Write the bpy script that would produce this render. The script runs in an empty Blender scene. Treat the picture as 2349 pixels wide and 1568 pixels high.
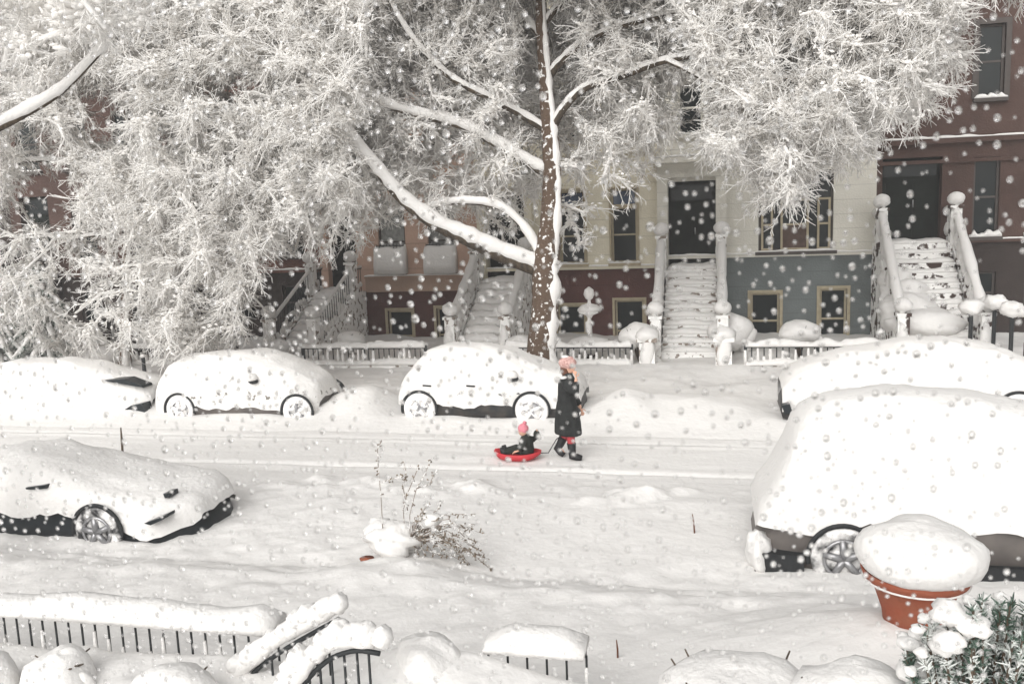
import bpy, math, random
import numpy as np
from mathutils import Vector, Matrix, kdtree
R = math.radians
scene = bpy.context.scene
col = scene.collection
rng = np.random.default_rng(7)
random.seed(7)

# ------------------------------------------------------------------ camera
CAM_H = 4.3
F = 2034.0                       # focal length in photo pixels (2349 wide view of it)
YAW, PITCH, ROLL = R(13.0), -math.atan(304 / 2034.0), R(2.2)
fw = Vector((-math.sin(YAW) * math.cos(PITCH), math.cos(YAW) * math.cos(PITCH), math.sin(PITCH)))
r0 = Vector((math.cos(YAW), math.sin(YAW), 0))
u0 = r0.cross(fw)
rt = r0 * math.cos(ROLL) - u0 * math.sin(ROLL)
up = u0 * math.cos(ROLL) + r0 * math.sin(ROLL)
EYE = Vector((0, 0, CAM_H))
cam_d = bpy.data.cameras.new('camera')
cam = bpy.data.objects.new('camera', cam_d)
col.objects.link(cam)
M4 = Matrix((rt, up, -fw)).transposed().to_4x4()
M4.translation = EYE
cam.matrix_world = M4
cam_d.sensor_width = 36
cam_d.lens = 36 * F / 2349
cam_d.clip_start = 0.02
cam_d.clip_end = 2000
cam_d.dof.use_dof = True
cam_d.dof.focus_distance = 15.0
cam_d.dof.aperture_fstop = 15.0
scene.camera = cam

# ------------------------------------------------------------------ world and light
w = bpy.data.worlds.new('World')
scene.world = w
w.use_nodes = True
nt = w.node_tree
bg = nt.nodes['Background']
sky = nt.nodes.new('ShaderNodeTexSky')
sky.sky_type = 'NISHITA'
sky.sun_disc = False
SUN_EL, SUN_ROT = R(32), R(192)
sky.sun_elevation = SUN_EL
sky.sun_rotation = SUN_ROT
sky.dust_density = 4
hs = nt.nodes.new('ShaderNodeHueSaturation')
hs.inputs['Saturation'].default_value = 0.07
nt.links.new(sky.outputs[0], hs.inputs['Color'])
nt.links.new(hs.outputs[0], bg.inputs['Color'])
bg.inputs['Strength'].default_value = 0.084
sd = bpy.data.lights.new('sun', 'SUN')
sd.energy = 1.4
sd.angle = R(85)
sd.color = (1.0, 0.965, 0.91)
so = bpy.data.objects.new('sun', sd)
col.objects.link(so)
dv = Vector((math.sin(SUN_ROT) * math.cos(SUN_EL), math.cos(SUN_ROT) * math.cos(SUN_EL), math.sin(SUN_EL)))
so.rotation_euler = dv.to_track_quat('Z', 'Y').to_euler()
so.location = (0, -5, 30)
scene.view_settings.view_transform = 'Standard'
scene.view_settings.look = 'None'
scene.view_settings.exposure = 0.80
scene.view_settings.gamma = 1.0
scene.cycles.max_bounces = 40
scene.cycles.diffuse_bounces = 28
scene.cycles.volume_bounces = 2
scene.cycles.transmission_bounces = 24
scene.cycles.caustics_refractive = False
scene.cycles.caustics_reflective = False
scene.cycles.use_denoising = True

# ------------------------------------------------------------------ pixel -> world on a plane Y = const
def P(px, py, Y):
    d = fw + rt * ((px - 1174.5) / F) + up * ((784 - py) / F)
    return EYE + d * (Y / d.y)
def S(px, Y):                    # photo pixels per metre there
    p = P(px, 700, Y)
    return F / (p - EYE).dot(fw)

# ------------------------------------------------------------------ noise
def vnoise(x, y, seed=0):
    x = np.asarray(x, float); y = np.asarray(y, float)
    xi = np.floor(x).astype(np.int64); yi = np.floor(y).astype(np.int64)
    fx = x - xi; fy = y - yi
    fx = fx * fx * (3 - 2 * fx); fy = fy * fy * (3 - 2 * fy)
    def h(a, b):
        n = (a * 374761393 + b * 668265263 + seed * 1442695041) & 0xffffffff
        n = ((n ^ (n >> 13)) * 1274126177) & 0xffffffff
        return ((n ^ (n >> 16)) & 0xffff) / 32767.5 - 1
    return (h(xi, yi) * (1 - fx) + h(xi + 1, yi) * fx) * (1 - fy) + (h(xi, yi + 1) * (1 - fx) + h(xi + 1, yi + 1) * fx) * fy
def fbm(x, y, s, seed=0, o=3):
    t = 0; a = 1.0
    for i in range(o):
        t = t + a * vnoise(x / s + 17.3 * i, y / s + 9.1 * i, seed + i); s *= .5; a *= .5
    return t

# ------------------------------------------------------------------ materials
def mat(name, color, rough=.8, noise=0.0, nscale=8., bump=0.0, bscale=30., metal=0., spec=.3, color2=None, thr=None, detail=5, coord='Object', stretch=None, sss=0):
    m = bpy.data.materials.new(name); m.use_nodes = True
    n = m.node_tree.nodes; l = m.node_tree.links
    b = n['Principled BSDF']
    b.inputs['Roughness'].default_value = rough
    b.inputs['Metallic'].default_value = metal
    b.inputs['Specular IOR Level'].default_value = spec
    b.inputs['Base Color'].default_value = (*color, 1)
    tc = n.new('ShaderNodeTexCoord')
    src = tc.outputs[coord]
    if stretch:
        mp = n.new('ShaderNodeMapping'); mp.inputs['Scale'].default_value = stretch
        l.new(src, mp.inputs['Vector']); src = mp.outputs[0]
    if noise or color2:
        t = n.new('ShaderNodeTexNoise'); t.inputs['Scale'].default_value = nscale; t.inputs['Detail'].default_value = detail
        l.new(src, t.inputs['Vector'])
        rp = n.new('ShaderNodeValToRGB')
        c2 = color2 if color2 else tuple(c * (1 - noise) for c in color)
        lo, hi = thr if thr else (.35, .65)
        rp.color_ramp.elements[0].position = lo; rp.color_ramp.elements[1].position = hi
        rp.color_ramp.elements[0].color = (*c2, 1); rp.color_ramp.elements[1].color = (*color, 1)
        l.new(t.outputs['Fac'], rp.inputs['Fac']); l.new(rp.outputs['Color'], b.inputs['Base Color'])
    if bump:
        t = n.new('ShaderNodeTexNoise'); t.inputs['Scale'].default_value = bscale; t.inputs['Detail'].default_value = 6
        l.new(src, t.inputs['Vector'])
        bp = n.new('ShaderNodeBump'); bp.inputs['Strength'].default_value = bump; bp.inputs['Distance'].default_value = .05
        l.new(t.outputs['Fac'], bp.inputs['Height']); l.new(bp.outputs['Normal'], b.inputs['Normal'])
    return m

SNOW = mat('snow', (.72, .708, .692), .85, bump=.35, bscale=14, spec=.15)
SNOWG = mat('ground snow', (.73, .718, .702), .85, bump=.3, bscale=9, spec=.1)
SNOWT = mat('snow on twigs', (.965, .955, .94), .9, spec=.1)
_n = SNOWT.node_tree.nodes; _l = SNOWT.node_tree.links
_tr = _n.new('ShaderNodeBsdfTranslucent'); _tr.inputs['Color'].default_value = (.965, .955, .94, 1)
_mx = _n.new('ShaderNodeMixShader'); _mx.inputs[0].default_value = .5
_l.new(_n['Principled BSDF'].outputs[0], _mx.inputs[1]); _l.new(_tr.outputs[0], _mx.inputs[2]); _l.new(_mx.outputs[0], _n['Material Output'].inputs['Surface'])
STONE_S = None
BARK = mat('bark', (.085, .065, .045), .95, color2=(.04, .032, .025), nscale=9, bump=.9, bscale=22, stretch=(1, 1, .3))
BARKS = mat('bark with blown snow', (.10, .068, .048), .95, color2=(.76, .75, .735), nscale=10, thr=(.37, .42), bump=.8, bscale=20, detail=8)
TWIG = mat('bare twig', (.10, .075, .055), .95, noise=.4)
IRON = mat('black iron', (.02, .023, .025), .55, noise=.3, nscale=20)
TYRE = mat('tyre rubber', (.03, .03, .032), .9, color2=(.78, .77, .76), nscale=6, thr=(.40, .62))
TYRE_S = mat('snow caked tyre', (.84, .83, .82), .9, color2=(.55, .54, .54), nscale=7, thr=(.3, .42), bump=.4)
RIM = mat('alloy rim', (.35, .35, .36), .4, metal=.7, noise=.3)
RIM_S = mat('snow caked rim', (.80, .79, .78), .8, color2=(.30, .30, .31), nscale=8, thr=(.42, .46))
ARCH = mat('black plastic arch', (.022, .024, .026), .7, noise=.3)

def wall_mat(name, color, var=.18, course=0.0, bumpy=.3, snowy=0.0):
    m = mat(name, color, .9, noise=var, nscale=1.3, bump=bumpy, bscale=18, detail=8)
    n = m.node_tree.nodes; l = m.node_tree.links; b = n['Principled BSDF']
    if course:
        tc = n.new('ShaderNodeTexCoord'); sp = n.new('ShaderNodeSeparateXYZ'); l.new(tc.outputs['Object'], sp.inputs[0])
        mu = n.new('ShaderNodeMath'); mu.operation = 'DIVIDE'; mu.inputs[1].default_value = course; l.new(sp.outputs['Z'], mu.inputs[0])
        fr = n.new('ShaderNodeMath'); fr.operation = 'FRACT'; l.new(mu.outputs[0], fr.inputs[0])
        lt = n.new('ShaderNodeMath'); lt.operation = 'LESS_THAN'; lt.inputs[1].default_value = .055; l.new(fr.outputs[0], lt.inputs[0])
        mx = n.new('ShaderNodeMix'); mx.data_type = 'RGBA'; mx.inputs['B'].default_value = (*[c * .78 for c in color], 1)
        cur = b.inputs['Base Color'].links[0].from_socket
        l.new(lt.outputs[0], mx.inputs['Factor']); l.new(cur, mx.inputs['A']); l.new(mx.outputs['Result'], b.inputs['Base Color'])
    return m
def brick_mat(name, c1, c2, mortar):
    m = bpy.data.materials.new(name); m.use_nodes = True
    n = m.node_tree.nodes; l = m.node_tree.links; b = n['Principled BSDF']; b.inputs['Roughness'].default_value = .92
    tc = n.new('ShaderNodeTexCoord'); mp = n.new('ShaderNodeMapping'); mp.inputs['Rotation'].default_value = (R(90), 0, 0)
    l.new(tc.outputs['Object'], mp.inputs[0])
    br = n.new('ShaderNodeTexBrick'); br.inputs['Scale'].default_value = 4.6; br.inputs['Color1'].default_value = (*c1, 1)
    br.inputs['Color2'].default_value = (*c2, 1); br.inputs['Mortar'].default_value = (*mortar, 1); br.inputs['Mortar Size'].default_value = .012
    l.new(mp.outputs[0], br.inputs['Vector']); l.new(br.outputs['Color'], b.inputs['Base Color'])
    return m
SALMON = wall_mat('salmon stucco', (.56, .385, .30), .15, course=.82)
TANBAND = wall_mat('tan band', (.40, .28, .215), .15)
CREAM = wall_mat('cream painted brownstone', (.70, .655, .53), .12, course=.55)
CREAM2 = wall_mat('pale cream painted brownstone', (.66, .64, .575), .10, course=.42)
REDBASE = wall_mat('dark red painted basement', (0.0897, 0.0367, 0.0312), .25, course=.45)
GREYBASE = wall_mat('blue grey painted basement', (0.1482, 0.1677, 0.1677), .2, course=.42)
BROWN = wall_mat('brownstone', (.078, .046, .038), .25)
BROWND = wall_mat('dark brownstone', (.040, .030, .027), .25)
BRICK = brick_mat('dark red brick', (.16, .065, .045), (.11, .045, .035), (.2, .17, .15))
CORN = wall_mat('brown cornice', (.10, .055, .042), .2)
TRIM = mat('tan window trim', (0.3900, 0.3354, 0.2340), .7, noise=.15)
TRIMD = mat('dark window trim', (.07, .06, .055), .7, noise=.15)
PANE = mat('dark window glass', (.010, .014, .015), .15, spec=.18)
PANEB = mat('blue grey window glass', (.035, .06, .11), .1, spec=.6)
DOORM = mat('black green door', (.008, .012, .010), .7, noise=.4, nscale=4, spec=.12)
CURT = mat('brown drawn blind', (0.1014, 0.0663, 0.0546), .9, noise=.3)
CURTW = mat('net curtain', (.30, .31, .30), .9, noise=.35, nscale=10)
STONE = mat('stoop stone plastered with snow', (.24, .20, .17), .9, color2=(.85, .845, .83), nscale=5.5, thr=(.55, .60), bump=.4, detail=8)
STONE_D = mat('brownstone steps with blown snow', (0.0585, 0.0390, 0.0328), .9, color2=(.85, .845, .83), nscale=4.5, thr=(.52, .57), bump=.4, detail=8)
TERRA = mat('terracotta', (0.2652, 0.0897, 0.0507), .85, color2=(.28, .075, .04), nscale=6, bump=.2)
GREEN = mat('frosted evergreen needles', (.06, .10, .075), .8, color2=(.62, .64, .62), nscale=9, thr=(.46, .56))
LEAFD = mat('dry frosted leaf', (.20, .16, .12), .9, color2=(.75, .74, .72), nscale=14, thr=(.45, .5))
STEM = mat('frosted grey stem', (.22, .18, .15), .9, color2=(.78, .77, .75), nscale=12, thr=(.42, .5))

# ------------------------------------------------------------------ mesh helpers
class MB:
    def __init__(s): s.v = []; s.f = []; s.n = 0; s.mi = []
    def add(s, v, f, mi=0):
        v = np.asarray(v, float).reshape(-1, 3)
        s.v.append(v); k = s.n
        for q in f: s.f.append(tuple(int(i) + k for i in q)); s.mi.append(mi)
        s.n += len(v)
    def box(s, a, b, mi=0):
        x0, y0, z0 = [min(a[i], b[i]) for i in range(3)]; x1, y1, z1 = [max(a[i], b[i]) for i in range(3)]
        s.add([(x0,y0,z0),(x1,y0,z0),(x1,y1,z0),(x0,y1,z0),(x0,y0,z1),(x1,y0,z1),(x1,y1,z1),(x0,y1,z1)],
              [(0,3,2,1),(4,5,6,7),(0,1,5,4),(1,2,6,5),(2,3,7,6),(3,0,4,7)], mi)
    def quad(s, pts, mi=0): s.add(pts, [tuple(range(len(pts)))], mi)
    def loft(s, rings, closed=True, caps=True, mi=0):
        n = len(rings[0]); v = np.concatenate([np.asarray(r, float) for r in rings]); f = []
        m = n if closed else n - 1
        for i in range(len(rings) - 1):
            for j in range(m):
                a = i * n + j; b = i * n + (j + 1) % n
                f.append((a, b, b + n, a + n))
        if caps and closed:
            f.append(tuple(range(n))[::-1]); f.append(tuple(range((len(rings) - 1) * n, len(rings) * n)))
        s.add(v, f, mi)
    def tube(s, path, rad, n=8, mi=0, squash=1.0, jit=0.0, caps=True):
        path = [Vector(p) for p in path]
        if not hasattr(rad, '__len__'): rad = [rad] * len(path)
        rings = []; ref = None
        for i, p in enumerate(path):
            t = (path[min(i + 1, len(path) - 1)] - path[max(i - 1, 0)])
            if t.length < 1e-9: t = Vector((0, 0, 1))
            t.normalize()
            if ref is None: ref = Vector((0, 0, 1)) if abs(t.z) < .9 else Vector((1, 0, 0))
            a = ref - t * ref.dot(t); a.normalize(); ref = a; b = t.cross(a)
            rings.append([p + (a * math.sin(k * 2 * math.pi / n) * squash + b * math.cos(k * 2 * math.pi / n)) * rad[i] * (1 + jit * random.uniform(-1, 1)) for k in range(n)])
        s.loft(rings, caps=caps, mi=mi)
    def lathe(s, prof, c=(0, 0, 0), n=20, mi=0, jit=0, sx=1, sy=1):
        rings = [[(c[0] + r * sx * math.cos(k * 2 * math.pi / n) * (1 + jit * random.uniform(-1, 1)), c[1] + r * sy * math.sin(k * 2 * math.pi / n), c[2] + z) for k in range(n)] for r, z in prof]
        s.loft(rings, mi=mi)
    def blob(s, c, r, n=18, m=12, amp=.12, seed=0, flat=None, freq=1.6, mi=0):
        rx, ry, rz = r if hasattr(r, '__len__') else (r, r, r)
        v = []; f = []
        th = np.linspace(0, np.pi, m + 1)
        for i, t in enumerate(th):
            for k in range(n):
                a = 2 * np.pi * k / n
                d = np.array((np.sin(t) * np.cos(a), np.sin(t) * np.sin(a), np.cos(t)))
                nn = 1 + amp * float(vnoise(d[0] * freq + seed * 7.1 + d[2] * 1.3, d[1] * freq + d[2] * freq * .9 + seed * 3.7, seed)) + amp * .4 * float(vnoise(d[0] * freq * 3 + seed + d[2] * 2, d[1] * freq * 3 + d[2] * 2.1, seed + 5))
                q = d * nn * (rx, ry, rz)
                if flat is not None: q[2] = max(q[2], flat * rz)
                v.append(q + np.array(c))
        for i in range(m):
            for k in range(n):
                a = i * n + k; b = i * n + (k + 1) % n
                f.append((a, a + n, b + n, b))
        s.add(v, f, mi)
    def build(s, name, m, parent=None, smooth=True, weld=False):
        me = bpy.data.meshes.new(name)
        v = np.concatenate(s.v) if s.v else np.zeros((0, 3))
        me.from_pydata(v.tolist(), [], s.f)
        ms = m if isinstance(m, (list, tuple)) else [m]
        for q in ms: me.materials.append(q)
        if len(ms) > 1: me.polygons.foreach_set('material_index', np.array(s.mi, dtype=np.int32))
        me.polygons.foreach_set('use_smooth', np.full(len(me.polygons), smooth))
        me.update()
        o = bpy.data.objects.new(name, me); col.objects.link(o)
        if parent is not None:
            o.parent = parent
            pl = parent.matrix_world.translation if False else WLOC.get(parent.name, Vector((0, 0, 0)))
            o.location = -pl
            WLOC[o.name] = Vector((0, 0, 0))
        else: WLOC[o.name] = Vector((0, 0, 0))
        return o
WLOC = {}                        # meshes are written in world coordinates; a part of an Empty is offset back
def tag(o, label=None, cat=None, group=None, kind=None):
    for k, v in (('label', label), ('category', cat), ('group', group), ('kind', kind)):
        if v: o[k] = v
    return o
def thing(name, label, cat, loc, group=None):
    o = bpy.data.objects.new(name, None); col.objects.link(o)
    o.location = loc; o.empty_display_size = .2
    WLOC[o.name] = Vector(loc)
    return tag(o, label, cat, group)

def prism_mesh(name, p0, p1, r0_, r1_, m, parent, sides=3):
    """many thin tapered twigs (each a little prism) as one mesh, in numpy"""
    p0 = np.asarray(p0, float); p1 = np.asarray(p1, float); n = len(p0)
    r0_ = np.broadcast_to(r0_, n)[:, None]; r1_ = np.broadcast_to(r1_, n)[:, None]
    t = p1 - p0; t /= np.maximum(np.linalg.norm(t, axis=1, keepdims=True), 1e-6)
    ref = rng.normal(size=(n, 3)); a = np.cross(t, ref); a /= np.maximum(np.linalg.norm(a, axis=1, keepdims=True), 1e-6); b = np.cross(t, a)
    V = []
    for (p, r) in ((p0, r0_), (p1, r1_)):
        for k in range(sides):
            an = 2 * math.pi * k / sides
            V.append(p + (a * math.cos(an) + b * math.sin(an)) * r)
    V = np.stack(V, axis=1).reshape(-1, 3)
    base = (np.arange(n) * 2 * sides)[:, None]
    faces = []
    for k in range(sides):
        k2 = (k + 1) % sides
        faces.append(np.concatenate([base + k, base + k2, base + k2 + sides, base + k + sides], axis=1))
    faces = np.concatenate(faces)
    tip = np.concatenate([base + sides + k for k in range(sides)], axis=1)
    me = bpy.data.meshes.new(name)
    nf = len(faces); nt_ = len(tip)
    me.vertices.add(len(V)); me.vertices.foreach_set('co', V.astype(np.float32).ravel())
    li = np.concatenate([faces.ravel(), tip.ravel()]).astype(np.int32)
    me.loops.add(len(li)); me.loops.foreach_set('vertex_index', li)
    me.polygons.add(nf + nt_)
    st = np.concatenate([np.arange(nf) * 4, nf * 4 + np.arange(nt_) * sides]).astype(np.int32)
    me.polygons.foreach_set('loop_start', st)
    me.update(calc_edges=True); me.validate()
    me.materials.append(m)
    me.polygons.foreach_set('use_smooth', np.full(len(me.polygons), True))
    o = bpy.data.objects.new(name, me); col.objects.link(o); o.parent = parent; o.location = -WLOC[parent.name]
    WLOC[o.name] = Vector((0, 0, 0))
    return o

def remesh(mb, name, m, parent, voxel=.012, smooth=4):
    """union of overlapping volumes as ONE continuous surface"""
    o = mb.build('tmp', m)
    r = o.modifiers.new('r', 'REMESH'); r.mode = 'VOXEL'; r.voxel_size = voxel
    s_ = o.modifiers.new('s', 'SMOOTH'); s_.iterations = smooth; s_.factor = .5
    bpy.context.view_layer.update()
    dg = bpy.context.evaluated_depsgraph_get()
    me = bpy.data.meshes.new_from_object(o.evaluated_get(dg))
    me.name = name
    bpy.data.objects.remove(o)
    me.materials.clear()
    me.materials.append(m)
    me.polygons.foreach_set('use_smooth', np.full(len(me.polygons), True))
    q = bpy.data.objects.new(name, me); col.objects.link(q)
    if parent is not None: q.parent = parent; q.location = -WLOC[parent.name]
    WLOC[q.name] = Vector((0, 0, 0))
    return q

# ------------------------------------------------------------------ ground
GY = [-8, 5.7, 6.6, 8.7, 9.5, 12.3, 12.9, 13.6, 16.3, 17.0, 18.8, 19.6, 21.2, 22.4, 23.2, 28.5, 400]
GZ = [.98, .98, .36, .32, .06, .14, .07, 0, 0, .10, .14, .20, .14, .20, .20, .25, .3]
POT = P(2098, 1402, 7.2)
GATE = P(985, 1500, 5.8); DRY = P(905, 1260, 9.3)
def ground(x, y):
    x = np.asarray(x, float); y = np.asarray(y, float)
    z = np.interp(y, GY, GZ)
    near = np.clip((13.2 - y) / 1.5, 0, 1); far = np.clip((y - 16.4) / 1.2, 0, 1); mid = 1 - near - far * (1 - near)
    z = z + near * (.035 * fbm(x, y, 1.8, 3) + .026 * fbm(x, y, .26, 8) * (1 + .8 * fbm(x, y, 2.2, 61, 1)))
    z = z + far * (.07 * fbm(x, y, 1.4, 13) + .02 * fbm(x, y, .35, 18))
    z = z + mid * (.012 * fbm(x, y * 3, 1.1, 23))
    lump = np.clip(1 - np.abs(y - 12.6) / .8, 0, 1)
    z = z + lump * (.11 * np.maximum(fbm(x, y, .45, 31), -.2))
    for yy, dp in ((13.95, .05), (14.15, -.006), (15.75, .022), (15.55, -.02), (16.2, .02)):
        wv = yy + .05 * vnoise(x / 3., 0 * x, 5)
        z = z - mid * dp * np.exp(-((y - wv) / .055) ** 2)
    for px_, hh, wd in ((822, .42, .75), (325, .35, .6), (1560, .30, 1.6), (1430, .22, .5)):
        bx_ = P(px_, 930, 17.6).x
        z = z + hh * np.exp(-(((x - bx_) / wd) ** 2 + ((y - 18.0) / 1.0) ** 2))
    z = z + .58 * np.exp(-(((x - POT.x) / 1.6) ** 2 + ((y - POT.y + .1) / 1.2) ** 2))
    z = z + .22 * np.exp(-(((x - GATE.x - .1) / .75) ** 2 + ((y - GATE.y) / .8) ** 2))
    z = z + .22 * np.exp(-(((x - DRY.x - .1) / .75) ** 2 + ((y - DRY.y) / .6) ** 2))
    return z
def gz(x, y): return float(ground(np.array([x]), np.array([y]))[0])
def GP(px, py):                  # where a photo pixel meets the snow
    d = fw + rt * ((px - 1174.5) / F) + up * ((784 - py) / F)
    t = 2.0
    while t < 60:
        p = EYE + d * t
        if p.z < gz(p.x, p.y): break
        t += .05
    return EYE + d * t
def axis(segs):
    a = []
    for lo, hi, st in segs: a += list(np.arange(lo, hi, st))
    return np.array(a + [segs[-1][1]])
xs = axis([(-400, -60, 40), (-60, -22, 2), (-22, -10, .25), (-10, 9, .07), (9, 20, .25), (20, 60, 2), (60, 400, 40)])
ys = axis([(-400, -60, 40), (-60, -8, 6), (-8, 4, .5), (4, 16.8, .055), (16.8, 28, .13), (28, 60, 2), (60, 400, 30)])
X, Y = np.meshgrid(xs, ys)
Z = ground(X, Y)
mb = MB()
nx, ny = len(xs), len(ys)
mb.v = [np.stack([X.ravel(), Y.ravel(), Z.ravel()], axis=1)]
ii = (np.arange(ny - 1)[:, None] * nx + np.arange(nx - 1)[None, :]).ravel()
mb.f = np.stack([ii, ii + 1, ii + nx + 1, ii + nx], axis=1).tolist()
mb.n = nx * ny
g = mb.build('ground', SNOWG)
tag(g, 'deep fresh snow covering the street and both sidewalks', None, None, 'structure')

# ------------------------------------------------------------------ houses
YF = 28.0
def HX(px, py=600): return P(px, py, YF).x
def HZ(px, py): return P(px, py, YF).z
def wall_holes(mb, x0, x1, z0, z1, holes, y=YF, dep=.6, mi=0, back=9.0):
    xs_ = sorted({x0, x1, *[h[0] for h in holes], *[h[1] for h in holes]}); xs_ = [v for v in xs_ if x0 <= v <= x1]
    zs_ = sorted({z0, z1, *[h[2] for h in holes], *[h[3] for h in holes]}); zs_ = [v for v in zs_ if z0 <= v <= z1]
    for i in range(len(xs_) - 1):
        for j in range(len(zs_) - 1):
            cx = (xs_[i] + xs_[i + 1]) / 2; cz = (zs_[j] + zs_[j + 1]) / 2
            if any(h[0] < cx < h[1] and h[2] < cz < h[3] for h in holes): continue
            mb.quad([(xs_[i], y, zs_[j]), (xs_[i + 1], y, zs_[j]), (xs_[i + 1], y, zs_[j + 1]), (xs_[i], y, zs_[j + 1])], mi)
    for a, b, c, d in holes:
        c = max(c, z0); d = min(d, z1)
        if c >= d: continue
        mb.quad([(a, y, c), (a, y, d), (a, y + dep, d), (a, y + dep, c)], mi)
        mb.quad([(b, y, c), (b, y + dep, c), (b, y + dep, d), (b, y, d)], mi)
        mb.quad([(a, y, d), (b, y, d), (b, y + dep, d), (a, y + dep, d)], mi)
        mb.quad([(a, y, c), (a, y + dep, c), (b, y + dep, c), (b, y, c)], mi)
    mb.quad([(x0, y, z0), (x0, y, z1), (x0, y + back, z1), (x0, y + back, z0)], mi)
    mb.quad([(x1, y, z0), (x1, y + back, z0), (x1, y + back, z1), (x1, y, z1)], mi)
def window(par, a, b, c, d, trim=TRIM, pane=PANE, lines=1, mull=(), transom=None, sill=True, snow=.05, surround=0.0, blind=None, y=YF):
    fy = y + .10
    f = MB(); t = .065
    f.box((a + .002, fy, c + .002), (a + t, fy + .07, d - .002)); f.box((b - t, fy, c + .002), (b - .002, fy + .07, d - .002))
    f.box((a + t, fy, d - t), (b - t, fy + .07, d - .002)); f.box((a + t, fy, c + .002), (b - t, fy + .07, c + t))
    for k in range(lines):
        z = c + (d - c) * (k + 1) / (lines + 1)
        f.box((a + t, fy + .01, z - .03), (b - t, fy + .06, z + .03))
    for mx in mull: f.box((mx - .05, fy - .01, c + t), (mx + .05, fy + .065, d - t))
    if transom: f.box((a + t, fy - .02, transom - .07), (b - t, fy + .055, transom + .07))
    if surround:
        s_ = surround
        f.box((a - s_, y - .04, c), (a, y + .06, d + s_)); f.box((b, y - .04, c), (b + s_, y + .06, d + s_)); f.box((a, y - .04, d), (b, y + .06, d + s_))
    w_ = f.build('window', trim, par, smooth=False)
    def sub(name, m, mbb, sm=False):
        o = mbb.build(name, m, None, sm); o.parent = w_; return o
    p_ = MB(); p_.quad([(a, fy + .04, c), (b, fy + .04, c), (b, fy + .04, d), (a, fy + .04, d)]); sub('pane', pane, p_)
    if blind:
        q = MB(); q.quad([(a + t, fy + .034, c + t), (b - t, fy + .034, c + t), (b - t, fy + .034, c + (d - c) * blind[0]), (a + t, fy + .034, c + (d - c) * blind[0])]); sub('curtain', blind[1], q)
    if sill:
        q = MB(); q.box((a - .1, y - .14, c - .1), (b + .1, y + .099, c - .003)); sub('sill', trim, q)
        if snow:
            q = MB(); n = 12
            rr = []
            for i in range(n + 1):
                x = a - .08 + (b - a + .16) * i / n
                h = snow * (1 + .5 * random.uniform(-1, 1)) * (1 if 0 < i < n else .5)
                rr.append([(x, y - .13, c - .002), (x, y - .11, c + h * .8), (x, y - .03, c + h), (x, y + .07, c + h), (x, y + .08, c - .002)])
            q.loft(rr, closed=True); sub('sill_snow', SNOW, q, True)
    return w_
def snow_strip(mb, x0, x1, y0, y1, z, h=.08, n=None, amp=.35, seed=0):
    n = n or max(3, int((x1 - x0) / .12)); rr = []
    for i in range(n + 1):
        x = x0 + (x1 - x0) * i / n
        hh = h * (1 + amp * float(vnoise(x * 3 + seed, y0 + seed, seed)) + amp * .6 * float(vnoise(x * 9 + seed, y0, seed + 3)))
        e = .6 if i in (0, n) else 1
        ym = (y0 + y1) / 2
        rr.append([(x, y0 - .015, z), (x, y0 - .02, z + hh * .5 * e), (x, y0 + (y1 - y0) * .22, z + hh * .95 * e), (x, ym, z + hh * 1.05 * e), (x, y1 - (y1 - y0) * .2, z + hh * .95 * e), (x, y1 + .01, z + hh * .5 * e), (x, y1 + .01, z)])
    mb.loft(rr)
def slab_snow(mb, x0, x1, y0, y1, z, h):
    snow_strip(mb, x0, x1, y0, y1, z, h)

def door(par, a, b, c, d, y=YF, dep=.5, m=DOORM, transom=None):
    f = MB()
    f.box((a, y + dep - .08, c), (b, y + dep, d))
    mid = (a + b) / 2
    f2 = MB()
    tz = transom or (c + (d - c) * .76)
    for (l, r_) in ((a + .08, mid - .03), (mid + .03, b - .08)):
        for (z0, z1) in ((c + .15, c + (tz - c) * .38), (c + (tz - c) * .44, tz - .12)):
            f.box((l + .06, y + dep - .105, z0), (r_ - .06, y + dep - .081, z1))
    d_ = f.build('door', m, par, smooth=False)
    f2.box((a + .08, y + dep - .11, tz + .06), (b - .08, y + dep - .082, d - .1))
    o = f2.build('transom_pane', PANE, None, False); o.parent = d_
    h = MB(); h.tube([(mid + .09, y + dep - .16, c + 1.0), (mid + .09, y + dep - .16, c + 1.22)], .018)
    h.tube([(mid + .09, y + dep - .16, c + 1.1), (mid + .09, y + dep - .1, c + 1.1)], .012)
    o = h.build('handle', RIM, None); o.parent = d_
    return d_

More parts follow.
